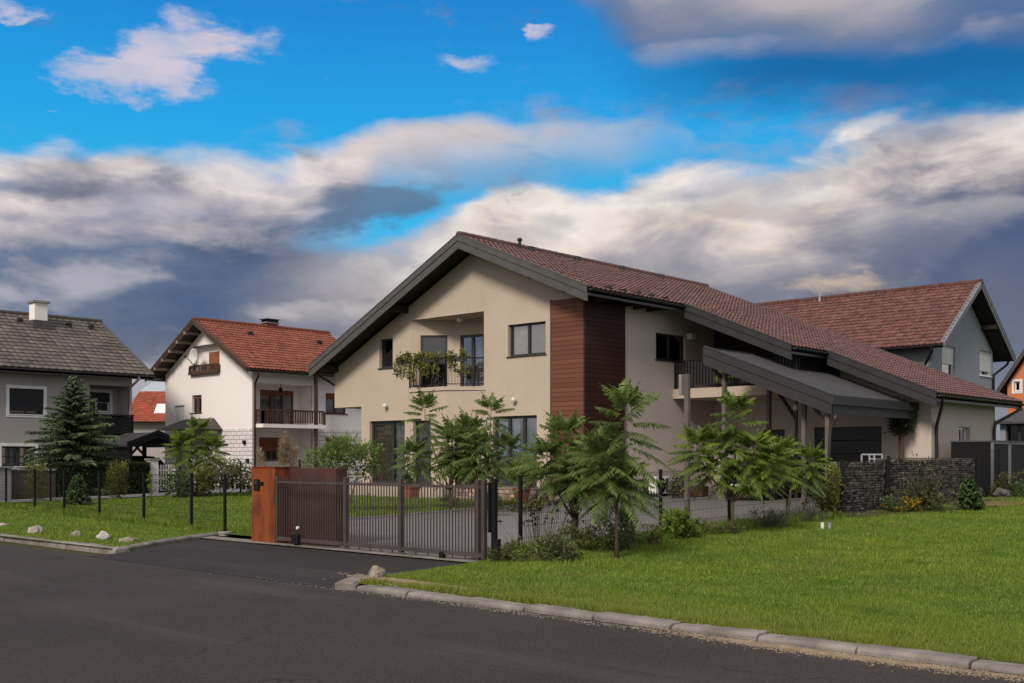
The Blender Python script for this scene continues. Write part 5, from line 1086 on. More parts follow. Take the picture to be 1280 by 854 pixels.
# young pinnate-leaved trees
def tz(px, d, dz=.06): u, v = at(px, d); return (u, v, T(v)+dz)
def hz(py, d, loc): return ztop(py, d)-loc[2]
l = tz(563, 31.5); pinnate_tree('slender young tree with palm-like top before the bay window, behind the gate', l, [(-.75,-.3,hz(484,31.5,l),1.6), (-.15,.2,2.75,1.15), (.3,-.2,2.5,1.1), (-.95,-.6,2.1,1.2), (.1,.1,1.9,1.0)], L=.84, n=24, ll=.20, lw=.024, pairs=13)
l = tz(601, 31.0); pinnate_tree('young tree in line with the gate receiving post, tall tip at right', l, [(.35,.05,hz(488,31.0,l),1.7), (-.45,.0,2.85,1.15), (.1,-.2,2.4,1.1), (.6,.5,2.3,1.1), (-.2,.2,2.0,1.0)], L=.84, n=24, ll=.20, lw=.024, pairs=13)
l = tz(716, 19.6); pinnate_tree('dark spreading young tree just behind the second right-hand fence post', l, [(-.2,.0,hz(509,19.6,l),1.25), (.25,.2,2.15,1.1), (-.35,-.3,2.1,1.1), (.1,-.1,1.8,.95)], L=.76, n=27, ll=.16, lw=.020, pairs=15)
l = gp(771,698)[:3]; pinnate_tree('young tree rooted on the lawn before the fence, with reddish trunk and tiered fronds', l, [(.08,.12,hz(474,18.2,l),1.2), (-.25,-.1,2.15,1.1), (.0,.1,1.75,.95)], L=.82, n=28, ll=.165, lw=.020, pairs=16, fork=.75, trunk_r=.03)
l = gp(916,668)[:3]; dE = 23.1; pinnate_tree('bushy young tree with forked trunk on the lawn, before the side balcony', l, [(.05,.05,hz(486,dE,l),1.3), (-.55,-.45,hz(530,dE,l),1.1), (-.25,-.1,2.3,1.0), (.35,.2,2.2,1.0), (.62,.50,hz(545,dE,l),1.0)], m=L_BRIGHT, L=.70, n=30, ll=.155, lw=.020, pairs=15, fork=.4)
l = tz(987, 25.2); pinnate_tree('bright green young tree before the parked car, near the canopy posts', l, [(-.12,-.1,hz(540,25.2,l),.95), (.35,.35,hz(552,25.2,l),.95), (-.5,-.3,1.7,.9)], m=L_BRIGHT, L=.64, n=30, ll=.15, lw=.020, pairs=14, fork=.5)
l = tz(246, 42.5); pinnate_tree('feathery young tree before the gable of the white house', l, [(-.05,.1,hz(518,42.5,l),1.4), (.45,.4,2.5,1.2), (-.5,-.4,2.6,1.2)], m=L_BRIGHT, L=.85, n=24, ll=.24, lw=.036)
# shrubs in the front garden
l = gp(434,641)[:3]; shrub('rounded green shrub on thin stems behind the rusty steel box', l, [(-.35,-.25,1.45,.55,.5,.45),(.35,.3,1.45,.5,.5,.5),(0,0,1.7,.45,.45,.4),(-.75,-.5,1.35,.35,.35,.35)], 2600, .15, L_SUMAC, asp=.3, stems=7)
l = tz(352, 24.2); PG = thing('pampas_grass', 'tan plumed pampas grass clump behind the rusty steel box', 'ornamental grass', l); q = MB(); Q = []; rn = []
for i in range(240):
    a = random.random()*6.28; e = random.uniform(.5,1.35); L_ = random.uniform(.7,1.35); d = Vector((math.cos(a)*math.cos(e), math.sin(a)*math.cos(e), math.sin(e))); p = Vector(l)+Vector((random.uniform(-.15,.15),random.uniform(-.15,.15),0)); s = d.cross(UP).normalized()*.009
    for k in range(3):
        f = lambda t: p+d*(L_*t)-UP*(.35*L_*t*t); Q.append([f(k/3)-s, f(k/3)+s, f((k+1)/3)+s*.7, f((k+1)/3)-s*.7]); rn.append(random.random())
quads('blades', np.array([[list(p) for p in q_] for q_ in Q]), L_OLIVE, PG, np.array(rn)); Q = []; rn = []
for dx, dy, zt in ((.05,.05,2.15),(.15,.1,2.0),(-.02,.02,1.95),(.22,.2,1.8),(-.42,-.3,1.75),(.12,-.05,1.9)):
    b0 = Vector((l[0]+dx*.4, l[1]+dy*.4, l[2]+.4)); t_ = Vector((l[0]+dx, l[1]+dy, l[2]+zt))
    for i in range(230):
        t = random.random(); p = b0+(t_-b0)*(.66+.34*t); r_ = .085*math.sin(math.pi*min(1,.15+.8*t)); a = random.random()*6.28; d = Vector((math.cos(a)*.6, math.sin(a)*.6, .75+random.uniform(-.5,.3))).normalized(); p = p+Vector((math.cos(a)*r_*.4, math.sin(a)*r_*.4, 0)); s = d.cross(UP).normalized()*.011
        Q.append([p-s, p+d*.08-s*.5, p+d*.14, p+d*.08+s]); rn.append(random.random())
quads('plumes', np.array([[list(p) for p in q_] for q_ in Q]), L_PLUME, PG, np.array(rn))
l = gp(97,631.5)[:3]; conifer('small dark cone-shaped conifer in the middle of the left garden', l, 1.0, .36, tiers=70, m=L_DARK, name='small_conifer', dens=1.3)
l = gp(146,623)[:3]; shrub('yellow-topped conifer shrub in the left garden before the hedge end', l, [(0,0,.55,.36,.36,.55),(0,0,.95,.38,.38,.38)], 1700, .11, L_YEL, name='golden_conifer', asp=.25, up=.8)
l = gp(46,626)[:3]; shrub('yellow-topped conifer shrub in the left garden, leftmost of the small evergreens', l, [(0,0,.55,.34,.34,.52),(0,0,.95,.42,.42,.34)], 1600, .11, L_YEL, name='golden_conifer', asp=.25, up=.8)
l = gp(188,634)[:3]; shrub('thin leafy sapling alone on the left garden lawn', l, [(0,0,.35,.08,.08,.3),(0.02,0,.8,.1,.1,.2)], 60, .10, L_BRIGHT, name='sapling', stems=2)
l = tz(275, 41.5); shrub('bronze-green weeping shrub between the left garden and the white house', l, [(0,0,.9,.75,.7,.55),(.55,.45,.8,.6,.6,.45),(-.55,-.5,.65,.6,.5,.6),(1.0,.8,.55,.5,.5,.4)], 3000, .19, L_WEEP, asp=.25, up=-.7)
l = tz(222, 40.5); shrub('low rounded green shrub beside the bronze weeping shrub', l, [(0,0,.5,.55,.5,.45)], 800, .14, L_DARK)
l = tz(250, 41.0); shrub('yellow-green low shrub just left of the bronze weeping shrub', l, [(0,0,.55,.55,.5,.5)], 800, .15, L_YEL, asp=.3)
l = tz(92, 44.6); conifer('tall blue-green spruce before the grey house', l, hz(466,44.6,l), 2.25, tiers=120, name='spruce', dens=1.3)
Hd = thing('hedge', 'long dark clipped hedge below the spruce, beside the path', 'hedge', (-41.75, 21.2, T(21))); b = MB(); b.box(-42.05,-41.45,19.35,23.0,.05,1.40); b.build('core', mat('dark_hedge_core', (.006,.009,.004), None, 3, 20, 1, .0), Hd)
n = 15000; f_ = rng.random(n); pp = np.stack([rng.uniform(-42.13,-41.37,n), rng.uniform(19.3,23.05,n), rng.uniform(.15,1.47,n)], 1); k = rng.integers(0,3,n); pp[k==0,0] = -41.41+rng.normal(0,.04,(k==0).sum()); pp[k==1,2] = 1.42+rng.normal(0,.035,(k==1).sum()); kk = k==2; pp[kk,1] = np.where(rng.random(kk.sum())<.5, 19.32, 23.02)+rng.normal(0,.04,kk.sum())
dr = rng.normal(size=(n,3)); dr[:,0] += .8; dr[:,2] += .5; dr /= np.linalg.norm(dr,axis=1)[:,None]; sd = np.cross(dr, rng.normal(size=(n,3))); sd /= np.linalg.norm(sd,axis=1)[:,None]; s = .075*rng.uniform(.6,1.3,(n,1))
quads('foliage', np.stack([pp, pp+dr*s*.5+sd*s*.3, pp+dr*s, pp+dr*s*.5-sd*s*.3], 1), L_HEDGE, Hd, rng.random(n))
# shrubs along the right-hand fence
l = gp(627,702)[:3]; shrub('small reddish low shrub at the foot of the gate receiving post', l, [(0,0,.12,.2,.2,.12)], 260, .07, L_WEEP)
l = gp(662,702)[:3]; shrub('leafy green bush at the foot of the fence post nearest the gate', l, [(-.12,-.1,.16,.22,.2,.16),(.2,.2,.2,.26,.25,.2),(.4,.42,.17,.22,.2,.17)], 900, .08, L_OLIVE)
l = gp(700,697)[:3]; shrub('low dark plant between the first two fence posts right of the gate', l, [(0,0,.16,.28,.25,.17)], 600, .08, L_DARK)
l = gp(676,686); SD = thing('seed_head_plant', 'tall thin-stemmed plant with dark round seed heads behind the wire fence', 'plant', l[:3]); q = MB(); hd = []
for i in range(34):
    x = l[0]+rng.normal(0,.32); y = l[1]+rng.normal(0,.32); h = rng.uniform(.45,.85); q.tube([(l[0]+(x-l[0])*.5,l[1]+(y-l[1])*.5,l[2]),(x,y,l[2]+h)], .004, 3); hd.append((x,y,l[2]+h,.028,.028,.022))
tag(q.build('stem', STEMGR, SD), kind='stuff'); Q, r_ = cloud(hd, 700, .035, .8, lump=.3); tag(quads('seed_heads', Q, L_SEED, SD, r_), kind='stuff')
l = gp(742,689)[:3]; shrub('wide loose grey-green shrub between the second and third fence posts', l, [(-.2,-.2,.25,.3,.25,.22),(.1,.1,.3,.32,.28,.28),(.35,.4,.25,.28,.25,.22)], 1600, .075, L_OLIVE)
l = gp(783,684)[:3]; shrub('upright column-shaped evergreen behind the fence left of the third post', l, [(0,0,.35,.15,.15,.35),(0,0,.6,.13,.13,.25)], 1300, .07, L_DARK, name='column_evergreen', asp=.3, up=1.2)
l = gp(812,681)[:3]; shrub('small yellow-green shrub just left of the third fence post', l, [(0,0,.17,.22,.2,.17)], 500, .06, L_YEL)
l = gp(848,673)[:3]; shrub('broad-leaved green bush at the base of the tall grey service post', l, [(-.05,0,.28,.26,.24,.26),(.1,.1,.2,.25,.2,.2)], 1000, .10, L_BRIGHT, asp=.6)
l = gp(886,668)[:3]; shrub('low tufty plants left of the forked young tree', l, [(0,0,.1,.35,.3,.12),(.3,.4,.1,.3,.25,.1)], 600, .07, L_OLIVE)
for (px, py, w, lab) in ((955,660,.38,'grey lavender clump behind the lawn, left of the bright young tree trunk'), (1003,654,.36,'grey lavender clump right of the bright young tree trunk')):
    l = gp(px,py)[:3]; shrub(lab, l, [(0,0,.18,w,w*.8,.2),(w*.6,w*.7,.16,w*.6,w*.6,.17)], 1400, .085, L_GREY, name='lavender', asp=.14, up=1.3, group=None)
l = gp(1034,647)[:3]; shrub('yellow-leaved shrub before the stone gabion end, by the front canopy post', l, [(0,0,.45,.3,.25,.45),(.05,.1,.9,.22,.2,.35),(-.2,-.2,.3,.25,.2,.3)], 1300, .10, L_YEL)
l = gp(1126,641)[:3]; shrub('low bush covered in yellow blossom before the gabion', l, [(0,0,.2,.36,.3,.19)], 500, .08, L_DARK, name='flowering_bush'); Q, r_ = cloud([(l[0],l[1],l[2]+.24,.36,.3,.2)], 420, .06, .7, shell=.85); quads('blossom', Q, L_FLOW, [o for o in bpy.data.objects if o.name.startswith('flowering_bush')][-1], r_)
l = gp(1152,640); AR = thing('arching_shrub', 'large olive arching shrub spreading before the gabion', 'shrub', l[:3]); Q = []; rn = []
for i in range(110):
    a = random.random()*6.28; e = random.uniform(.45,1.45); L_ = random.uniform(.8,1.75); d = Vector((math.cos(a)*math.cos(e), math.sin(a)*math.cos(e), math.sin(e))); p0 = Vector(l[:3]); f = lambda t: p0+d*(L_*t)-UP*(.42*L_*t*t*math.cos(e)*1.6)
    for k in range(16):
        t = .25+.75*k/16; p = f(t)
        for sg in (-1,1):
            dd = (Vector((random.uniform(-1,1),random.uniform(-1,1),random.uniform(-.4,.8)))).normalized(); s = dd.cross(UP).normalized()*.016; Q.append([p, p+dd*.05+s, p+dd*.11, p+dd*.05-s]); rn.append(random.random()*.8+.15*t)
quads('foliage', np.array([[list(p) for p in q_] for q_ in Q]), L_OLIVE, AR, np.array(rn))
for i in range(7):
    a = i*.9; MB().tube([l[:3], (l[0]+math.cos(a)*.2, l[1]+math.sin(a)*.2, l[2]+.6), (l[0]+math.cos(a)*.5, l[1]+math.sin(a)*.5, l[2]+1.0)], [.02,.015,.008], 5).build('stem', BARK, AR)
l = gp(1212,638)[:3]; conifer('small rounded dark conifer on the lawn before the bin enclosure', l, .78, .30, tiers=60, m=L_DARK, name='small_conifer', dens=1.8, up0=.35)
l = gp(1236,622); LN = thing('leaning_shrub', 'yellow-green shrub leaning right, arching before the black bin enclosure', 'shrub', l[:3]); Q = []; rn = []
for L_, dx, dz_ in ((1.8,.75,.8),(1.6,.85,.55),(1.2,.5,.9),(1.0,.75,.45)):
    d = Vector((dx*CA, dx*SA, dz_)).normalized(); f = lambda t: Vector(l[:3])+d*(L_*t)-UP*(.28*L_*t*t)
    MB().tube([f(i/5) for i in range(6)], [.025-.004*i for i in range(6)], 6).build('stem', STEMGR, LN)
    for k in range(150):
        t = random.uniform(.05,1); p = f(t)+Vector((random.gauss(0,.05),random.gauss(0,.05),random.gauss(0,.05))); dd = Vector((random.uniform(-1,1),random.uniform(-1,1),random.uniform(-.3,1))).normalized(); s = dd.cross(UP).normalized()*.02; Q.append([p, p+dd*.06+s, p+dd*.13, p+dd*.06-s]); rn.append(random.random())
quads('foliage', np.array([[list(p) for p in q_] for q_ in Q]), L_YEL, LN, np.array(rn))
l = gp(1272,622)[:3]; shrub('low green bush at the right photo edge below the bin enclosure', l, [(0,0,.18,.4,.35,.2)], 700, .09, L_DARK)
l = gp(1262,620)[:3]
# pots and flower boxes
l = (-25.6, 26.0, T(26)+.05)
def pot(label, px, py, w, h, plant, n, size, m, box=False, ph=.6):
    u, v, z, d = gp(px, py, .03); root = thing('potted_plant', label, 'potted plant', (u, v, z))
    if box: q = MB(); q.add([(u-w*.42,v-w*.3,z),(u+w*.42,v-w*.3,z),(u+w*.42,v+w*.3,z),(u-w*.42,v+w*.3,z),(u-w*.5,v-w*.36,z+h),(u+w*.5,v-w*.36,z+h),(u+w*.5,v+w*.36,z+h),(u-w*.5,v+w*.36,z+h)], [(3,2,1,0),(4,5,6,7),(0,1,5,4),(1,2,6,5),(2,3,7,6),(3,0,4,7)]); q.box(u-w*.53,u+w*.53,v-w*.39,v+w*.39,z+h*.86,z+h+.015); q.build('pot', TERRA, root, bevel=.01)
    else: MB().lathe((u,v,z), [(w*.36,0),(w*.47,h*.82),(w*.52,h*.83),(w*.52,h),(w*.44,h),(w*.42,h*.9)], 20).build('pot', TERRA, root, smooth=False)
    Q, r_ = cloud([(u+b[0],v+b[1],z+h+b[2],*b[3:]) for b in plant], n, size, .42, up=.5); quads('foliage', Q, m, root, r_); return root
pot('rectangular terracotta planter with upright plant before the terrace', 512, 623.5, .62, .44, [(0,0,.2,.28,.16,.2),(0,0,.5,.16,.12,.35)], 420, .14, L_DARK, True)
pot('tall terracotta pot with bright green bush before the right-hand sliding door', 652, 630, .56, .50, [(0,0,.4,.48,.45,.4),(.05,.05,.75,.36,.36,.4)], 1800, .13, L_BRIGHT)
l = gp(614,643)[:3]; shrub('grassy green clump at the edge of the driveway below the terrace', l, [(0,0,.25,.28,.25,.28)], 700, .16, L_DARK, asp=.1, up=1.5, name='grass_clump', cat='plant')
l = gp(640,638)[:3]; shrub('low yellow-green plants along the driveway edge below the terracotta pot', l, [(0,0,.12,.5,.3,.14),(.3,.5,.12,.35,.35,.14)], 700, .09, L_YEL, cat='plant', name='border_plant')
l = gp(562,634)[:3]; shrub('small yellow flowering clump on the lawn edge seen through the gate', l, [(0,0,.15,.3,.25,.16)], 420, .08, L_YEL, cat='plant', name='border_plant')
l = gp(848,621)[:3]; shrub('dark rounded evergreen against the side wall below the side balcony', l, [(0,0,.4,.3,.3,.42)], 800, .08, L_HEDGE)
def flowerbox(label, A, B, z, seed):
    A, B = Vector((*A,0)), Vector((*B,0)); d = (B-A).normalized(); o = Vector((d.y,-d.x,0)); mid = (A+B)/2+o*.14; root = thing('flower_box', label, 'flower box', (mid.x, mid.y, z))
    MB().beam(A+o*.13+Vector((0,0,z)), B+o*.13+Vector((0,0,z)), .18, .17).build('trough', DARKFR, root)
    bl = []; n = max(2, int((B-A).length/.17))
    for i in range(n+1):
        p = A+(B-A)*(i/n)+o*.16; bl.append((p.x,p.y,z+.13,.16,.15,random.uniform(.12,.2))); p = p+o*.06
        bl.append((p.x,p.y,z-random.uniform(.1,.4),.11,.10,random.uniform(.15,.42)))
    Q, r_ = cloud(bl, 1500*n//8+350, .09, .55, up=-.3); quads('foliage', Q, L_YELG, root, r_)
L_YELG = leafmat('trailing_leaf', (0.045,0.057,0.012), (0.195,0.203,0.036), (0.420,0.360,0.075), .3)
flowerbox('left long balcony flower box with trailing yellow-green plants', (-30.55,27.15), (-28.5,27.15), 5.2, 1); flowerbox('right shorter balcony flower box with trailing yellow-green plants', (-28.12,27.22), (-27.65,27.68), 5.2, 2)
l = (-21.0, 33.15, 5.05); flowerbox('small flower box on the side balcony railing under the canopy tip', (-20.6,33.24), (-19.9,33.24), 4.95, 3)
# ------------------------------------------------------------------ gabions, posts, enclosures
Ga = thing('gabion_wall', 'lower front section of dark stone gabion wall before the garage', 'gabion wall', (-12.3, 26.5, T(26))); Gb = thing('gabion_wall', 'longer taller rear section of dark stone gabion wall below the garage window', 'gabion wall', (-12.3, 31, T(31)))
for root, a, c, zt in ((Ga, 25.15, 27.75, 1.60), (Gb, 27.85, 34.2, 1.68)):
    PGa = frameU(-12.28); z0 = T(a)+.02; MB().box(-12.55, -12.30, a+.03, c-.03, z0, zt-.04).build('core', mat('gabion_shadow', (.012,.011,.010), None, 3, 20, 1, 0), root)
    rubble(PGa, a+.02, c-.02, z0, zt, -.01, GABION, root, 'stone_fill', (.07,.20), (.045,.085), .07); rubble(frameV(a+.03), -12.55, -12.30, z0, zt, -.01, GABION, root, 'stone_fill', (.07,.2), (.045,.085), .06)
    q = MB(); 
    for i in range(int((c-a)/.1)+1): y = a+(c-a)*i/int((c-a)/.1); q.tube([(-12.19,y,z0),(-12.19,y,zt+.04)], .004, 3, False)
    for i in range(9): z = z0+(zt-z0)*i/8; q.tube([(-12.19,a,z),(-12.19,c,z)], .004, 3, False)
    q.build('wire_cage', BLACK, root)
    for y in (a, c): MB().box(-12.22,-12.16,y-.03,y+.03,T(y),zt+.06).build('post', BLACK, root)
RK = thing('tube_rack', 'galvanised tube rack showing above the gabion before the garage door', 'rack', (-13.6, 28.2, T(28))); xq, yq = at(1090, 30.2); q = MB()
z1_, z0_ = ztop(568.5,30.2), ztop(582,30.2); xa, ya = at(1077,30.2); xb, yb = at(1102.5,30.2)
A, B = Vector((xa,ya,0)), Vector((xb,yb,0))
for zz in (z1_, z0_): q.tube([A+UP*zz, B+UP*zz], .028, 6)
for t in (0,.38,.62,1): p = A+(B-A)*t; q.tube([p+UP*T(30), p+UP*z1_], .026, 6)
q.tube([A+(B-A)*.38+UP*(z1_-.12), A+(B-A)*.9+UP*(z1_-.12)], .022, 6); q.build('tube_frame', GALV, RK)
BE = thing('bin_enclosure', 'black panelled bin enclosure with grey frame at the far end of the lawn', 'enclosure', (-13.0, 38.5, T(38)))
zb = T(37); zt = 2.2
for a, c in ((36.25,37.75),(37.85,39.35),(39.45,40.95)):
    p_ = MB().box(-12.46,-12.42,a+.06,c-.06,zb+.1,zt-.06).build('panel', BLACK, BE); q = MB()
    q.box(-12.48,-12.40,a,a+.06,zb,zt); q.box(-12.48,-12.40,c-.06,c,zb,zt); q.box(-12.48,-12.40,a+.06,c-.06,zt-.06,zt); q.box(-12.48,-12.40,a+.06,c-.06,zb+.04,zb+.1); q.build('frame', mat('grey_frame', (.16,.16,.165), None, 3, 30, .5, .4), p_)
MB().box(-13.75,-12.5,36.25,36.29,zb,zt).build('panel', BLACK, BE); MB().box(-13.75,-12.49,40.9,40.94,zb,zt).build('panel', BLACK, BE); MB().box(-13.8,-12.38,36.22,40.98,zt+.005,zt+.05).build('lid', FASCIA, BE)
Us = gp(859,655,.03); U_ = thing('service_post', 'tall grey service post with box head on the driveway edge', 'post', Us[:3]); hp = ztop(468,Us[3])
MB().box(Us[0]-.055,Us[0]+.055,Us[1]-.055,Us[1]+.055,Us[2]-.05,hp).build('post', WOODPOST, U_, bevel=.01); MB().box(Us[0]-.13,Us[0]-.057,Us[1]-.16,Us[1]+.02,hp-.48,hp-.01).build('box', CONC2, U_, bevel=.01)
AC = thing('air_conditioner', 'white outdoor air conditioner standing against the side wall', 'air conditioner', (-22.2, 31.9, T(32))); z_ = T(32)+.05
bx = MB().box(-22.45,-22.12,31.45,32.25,z_+.06,z_+.66).build('casing', WHITEP, AC, bevel=.02); q = MB(); [q.lathe((-22.115,31.78,z_+.36), [(r,0),(r+.012,.006)], 20, 'x') for r in (.06,.11,.16,.21,.25)]; q.build('fan_grille', BLACK, bx)
q = MB(); q.box(-22.115,-22.105,32.03,32.2,z_+.12,z_+.6); q.build('side_grille', FASCIA, bx)
for y in (31.55,32.15): MB().box(-22.45,-22.12,y-.03,y+.03,z_-.06,z_+.058).build('foot', BLACK, AC)
bw = (hitU(804,613,U0)[0], hitU(814,613,U0)[0], hitU(809,619,U0)[1], hitU(809,606,U0)[1]); MB().pbox(SU, *bw, .002, .05).build('basement_grille', BLACK, H)
PL_ = gp(868,620,.03); bxp = thing('wooden_planter', 'low brown wooden planter box by the wall under the side balcony', 'planter', PL_[:3]); MB().box(PL_[0]-.45,PL_[0]+.45,PL_[1]-.2,PL_[1]+.2,PL_[2],PL_[2]+.35).build('box', mat('planter_wood', (.09,.04,.028), (.06,.03,.02), 3, 30, .7, .3), bxp, bevel=.01); Q, r_ = cloud([(PL_[0],PL_[1],PL_[2]+.4,.42,.2,.14)], 300, .09); quads('foliage', Q, L_DARK, bxp, r_)
Tp = thing('topiary', 'dark clipped ball tree on a brown stem beside the garage door', 'topiary', (-15.1, 35.5, T(35.5))); zc = 2.95
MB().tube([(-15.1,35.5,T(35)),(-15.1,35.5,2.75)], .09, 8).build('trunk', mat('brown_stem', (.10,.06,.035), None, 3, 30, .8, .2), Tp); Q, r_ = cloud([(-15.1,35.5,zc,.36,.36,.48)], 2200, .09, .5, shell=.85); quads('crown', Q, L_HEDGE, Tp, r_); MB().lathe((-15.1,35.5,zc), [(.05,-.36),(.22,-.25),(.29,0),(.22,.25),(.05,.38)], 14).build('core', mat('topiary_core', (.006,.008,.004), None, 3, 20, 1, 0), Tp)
for px, lab in ((1028,'white capped small garden lamp on the lawn, left of its grey twin'), (1037,'grey small garden lamp on the lawn, right of its white twin')):
    l = gp(px,662); t_ = thing('garden_lamp', lab, 'garden lamp', l[:3], 'small garden lamps on the lawn'); MB().lathe(l[:3], [(.035,-.02),(.035,.13),(.042,.132),(.042,.15),(.015,.155)], 14).build('body', WHITEP if px < 1032 else GALV, t_); MB().lathe((l[0],l[1],l[2]+.158), [(.048,0),(.048,.012),(.015,.02)], 14).build('cap', FASCIA, t_)
Ed = thing('bed_edging', 'red brick edging strip beside the small rounded conifer', 'edging', (*gp(1195,626)[:2], T(30))); p0, p1 = Vector(gp(1180,627)[:3]), Vector(gp(1203,628)[:3])
for i in range(5): MB().beam(p0+(p1-p0)*(i/5)+(p1-p0)*.01, p0+(p1-p0)*((i+1)/5)-(p1-p0)*.01, .12, .16).build('brick', REDMULCH, Ed, bevel=.008)
p0 = gp(1230,627)[:3]; sh_ = MB(); pts = [Vector(gp(px,py,.092)[:3]) for px,py in ((1218,631),(1240,626),(1272,627.5),(1279,630),(1262,632.5),(1240,632.5))]; sh_.poly(pts); tag(sh_.build('bare_soil', mat('reddish_soil', (.20,.11,.07), (.13,.085,.05), 3, 25, .95, .1, bmp=.8, bd=.03)), kind='structure')
for px, py, w in ((1222,621,.6),(1252,623,.75)): rock('dark boulder at the foot of the bin enclosure, ' + ('left one by the gabion end' if px < 1240 else 'right one below the leaning shrub'), px, py, w, .4, mat('dark_boulder', (.10,.095,.095), (.06,.058,.055), 3, 18, .9, .2, bmp=.7, bd=.02), name='boulder')
# ------------------------------------------------------------------ left-hand neighbours' frontage
gwl = thing('garden_wall', 'brown-grey rendered garden wall left of the hedge', 'wall', (-41.7, 18.3, T(18))); MB().box(-41.85,-41.55,17.5,19.2,.0,1.2).build('wall', mat('brown_render', (.12,.095,.085), (.09,.075,.07), 2, 40, .9, .2, streak=.3), gwl, bevel=.01); MB().box(-41.9,-41.5,17.5,19.2,1.202,1.26).build('coping', CONC2, gwl)
gpl = thing('wall_pillar', 'pale grey square pillar block at the left photo edge', 'pillar', (-41.7, 16.8, T(17))); MB().box(-42.0,-41.4,16.1,17.45,.0,1.30).build('shaft', mat('pale_grey_render', (.33,.33,.34), (.28,.28,.29), 2, 40, .9, .2), gpl, bevel=.01); MB().box(-42.06,-41.34,16.04,17.49,1.302,1.37).build('coping', CONC2, gpl)
for y, lab in ((23.3, 'pale gate pillar at the right end of the hedge'), (25.45, 'pale gate pillar behind the feathery young tree')):
    t_ = thing('gate_pillar', lab, 'pillar', (-41.65, y, T(y)), 'pale pillars of the neighbour gate'); MB().box(-41.83,-41.47,y-.18,y+.18,0,1.58).build('shaft', PL_WHITE, t_, bevel=.01); MB().box(-41.88,-41.42,y-.23,y+.23,1.582,1.66).build('coping', CONC2, t_)
ng = thing('neighbour_gate', 'dark grey board gate leaf with white pickets between pale pillars', 'gate', (-41.65, 24.4, T(24)))
q = MB(); [q.box(-41.68,-41.63,24.4,25.2,.35+.16*i,.48+.16*i) for i in range(7)]; q.build('board_leaf', FASCIA, ng); q = MB(); [q.box(-41.67,-41.64,23.55+.12*i,23.60+.12*i,.3,1.4) for i in range(7)]; q.box(-41.65,-41.62,23.5,24.38,.5,.55); q.box(-41.65,-41.62,23.5,24.38,1.15,1.2); q.build('picket_leaf', WHITEP, ng)
CP = thing('timber_carport', 'dark timber carport with small gabled grey roof beside the grey house', 'carport', (-47.6, 25.8, T(26)))
vr_, zr__, ve = 25.8, 2.86, 1.5; sl__ = .37; b = MB()
for s in (-1,1):
    p = [(-49.25,vr_+s*.001,zr__), (-45.6,vr_+s*.001,zr__), (-45.6,vr_+s*ve,zr__-sl__*ve), (-49.25,vr_+s*ve,zr__-sl__*ve)]; q_ = [(x,y,z-.12) for x,y,z in p]; b.add(p+q_, [(0,1,2,3),(7,6,5,4),(0,4,5,1),(1,5,6,2),(2,6,7,3),(3,7,4,0)])
b.build('roof', mat('bitumen_shingle', (.04,.039,.042), (.03,.029,.031), 2, 30, .8, .3, bmp=.4), CP)
for s in (-1,1): verge((-45.58,vr_,zr__+.02), (-45.58,vr_+s*ve,zr__-sl__*ve+.02), .26, BLACK, CP, (1,0,0))
for x in (-49.0,-45.9):
    for y in (vr_-1.2, vr_+1.2):
        p_ = MB().box(x-.08,x+.08,y-.08,y+.08,0.1,zr__-sl__*1.2-.13).build('post', BLACK, CP, bevel=.01); s = 1 if y < vr_ else -1
        MB().beam((x,y+s*.05,1.85), (x,y+s*.55,2.35), .09, .09, (1,0,0)).build('brace', BLACK, p_)
for y in (vr_-1.2, vr_+1.2): MB().box(-49.1,-45.7,y-.06,y+.06,zr__-sl__*1.2-.128,zr__-sl__*1.2-.02).build('beam', BLACK, CP)
MB().box(-45.96,-45.84,vr_-1.3,vr_+1.3,2.2,2.34).build('beam', BLACK, CP)
q = MB(); [q.box(-49.2,-45.9,vr_-1.29,vr_-1.26,.3+.17*i,.44+.17*i) for i in range(11)]; q.build('side_boards', BLACK, CP)
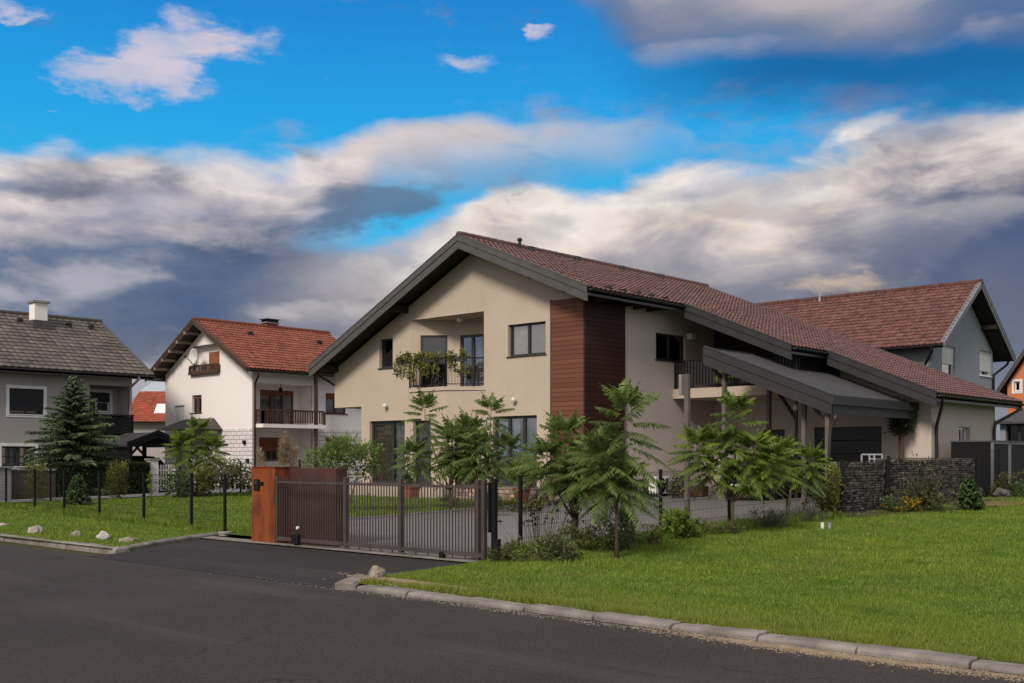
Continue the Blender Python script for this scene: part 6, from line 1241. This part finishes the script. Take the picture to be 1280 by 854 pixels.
# ------------------------------------------------------------------ parked cars
def car(label, loc, rz, paint):
    root = thing('parked_car', label, 'car', loc); root.rotation_euler = (0, 0, rz)
    def lk(mb, name, m, par=root, **k): o = mb.build(name, m, None, **k); o.parent = par; return o
    st = [(-2.10,.52,.30,.62),(-2.02,.66,.24,.84),(-1.6,.80,.20,.94),(-.9,.855,.19,.97),(0,.87,.19,.96),(.75,.865,.19,.94),(1.35,.84,.20,.86),(1.8,.76,.22,.74),(2.02,.62,.26,.62),(2.08,.48,.32,.52)]
    b = MB(); prev = None
    for x, w, zl, zh in st:
        h = zh-zl; ring = [(x,-w*.86,zl),(x,-w,zl+h*.3),(x,-w*.99,zl+h*.62),(x,-w*.93,zl+h*.9),(x,-w*.78,zh),(x,0,zh+.025),(x,w*.78,zh),(x,w*.93,zl+h*.9),(x,w*.99,zl+h*.62),(x,w,zl+h*.3),(x,w*.86,zl)]
        i0 = len(b.v); b.v += ring
        if prev is not None:
            for k in range(11): b.f.append([prev+k, prev+(k+1) % 11, i0+(k+1) % 11, i0+k]); b.mi.append(0)
        prev = i0
    b.f.append(list(range(11))); b.mi.append(0); b.f.append(list(range(prev+10, prev-1, -1))); b.mi.append(0)
    body = lk(b, 'body', paint, smooth=True)
    gst = [(-1.75,.70,.93,.94),(-1.15,.62,.95,1.36),(-.6,.62,.96,1.46),(.1,.61,.96,1.45),(.45,.62,.95,1.36),(1.12,.72,.90,.91)]; b = MB(); prev = None
    for x, w, zl, zh in gst:
        ring = [(x,-.78 if zh > 1 else -w,zl),(x,-w,zh-.02),(x,-w*.6,zh),(x,w*.6,zh),(x,w,zh-.02),(x,.78 if zh > 1 else w,zl)]; i0 = len(b.v); b.v += ring
        if prev is not None:
            for k in range(5): b.f.append([prev+k, prev+k+1, i0+k+1, i0+k]); b.mi.append(0)
        prev = i0
    lk(b, 'window_glass', CARGL, smooth=False)
    b = MB(); P_ = [(-1.12,.60,1.372),(-.6,.61,1.475),(.1,.60,1.465),(.46,.60,1.372)]
    for (x0,w0,z0),(x1,w1,z1) in zip(P_, P_[1:]): b.add([(x0,-w0,z0-.01),(x0,0,z0+.02),(x0,w0,z0-.01),(x1,w1,z1-.01),(x1,0,z1+.02),(x1,-w1,z1-.01)], [(0,1,4,5),(1,2,3,4)])
    lk(b, 'roof_panel', paint, smooth=True)
    for s in (-1,1):
        for a, c in (((1.08,.74,.92),(.46,.635,1.38)), ((-.25,.77,.95),(-.30,.625,1.45)), ((-1.7,.72,.94),(-1.13,.635,1.38))): lk(MB().beam((a[0],a[1]*s,a[2]), (c[0],c[1]*s,c[2]), .05, .07), 'pillar', paint)
        m_ = MB(); m_.box(.62,.80,min(.80*s,.98*s),max(.80*s,.98*s),.93,1.06); lk(m_, 'wing_mirror', paint, bevel=.03)
        for x in (-1.30, 1.28):
            wl = lk(MB().lathe((x, s*.80, .31), [(.2,-.10),(.29,-.10),(.315,-.07),(.315,.07),(.29,.10),(.2,.10)], 26, 'y'), 'wheel', BLACK); r_ = MB().lathe((x, s*.80, .31), [(.02,-.11),(.05,-.108),(.19,-.09),(.2,-.06),(.2,.06),(.19,.09),(.05,.108),(.02,.11)], 18, 'y').build('rim', GALV, None); r_.parent = wl
            lk(MB().lathe((x, s*.70, .32), [(.36,-.17),(.38,.172)], 26, 'y'), 'wheel_arch', BLACK)
        lk(MB().beam((2.0,s*.40,.60), (1.83,s*.68,.66), .12, .12), 'headlight', WHITEP, bevel=.03); lk(MB().beam((-2.04,s*.42,.72), (-1.94,s*.66,.76), .06, .16), 'tail_light', mat('red_lens', (.25,.01,.01), None, 3, 30, .2, .5, bmp=0), bevel=.02)
        lk(MB().box(-.1,.12,min(s*.862,s*.895),max(s*.862,s*.895),.78,.81), 'door_handle', DARKFR)
    lk(MB().box(2.03,2.10,-.40,.40,.34,.46), 'grille', BLACK, bevel=.01); lk(MB().box(2.10,2.115,-.26,.26,.40,.50), 'number_plate', WHITEP); lk(MB().box(-2.12,-2.09,-.26,.26,.60,.70), 'number_plate', WHITEP)
    return root
CARGL = mat('car_glass', (.015,.018,.02), (.012,.014,.016), 2, 20, .04, .6, bmp=0)
car('dark blue car parked under the canopy behind the young trees', (-18.45, 32.7, T(32.7)+.02), R(-90), mat('dark_blue_car_paint', (.012,.018,.032), (.010,.015,.027), 1, 10, .25, .6, bmp=0))
car('black car parked in the timber carport by the grey house', (-47.1, 25.75, T(26)+.08), 0, mat('black_car_paint', (.012,.012,.013), (.010,.010,.011), 1, 10, .25, .6, bmp=0))
sheet('carport_floor', [24.2,26,28.3], K(-49.2), K(-44), .07, CONC2)
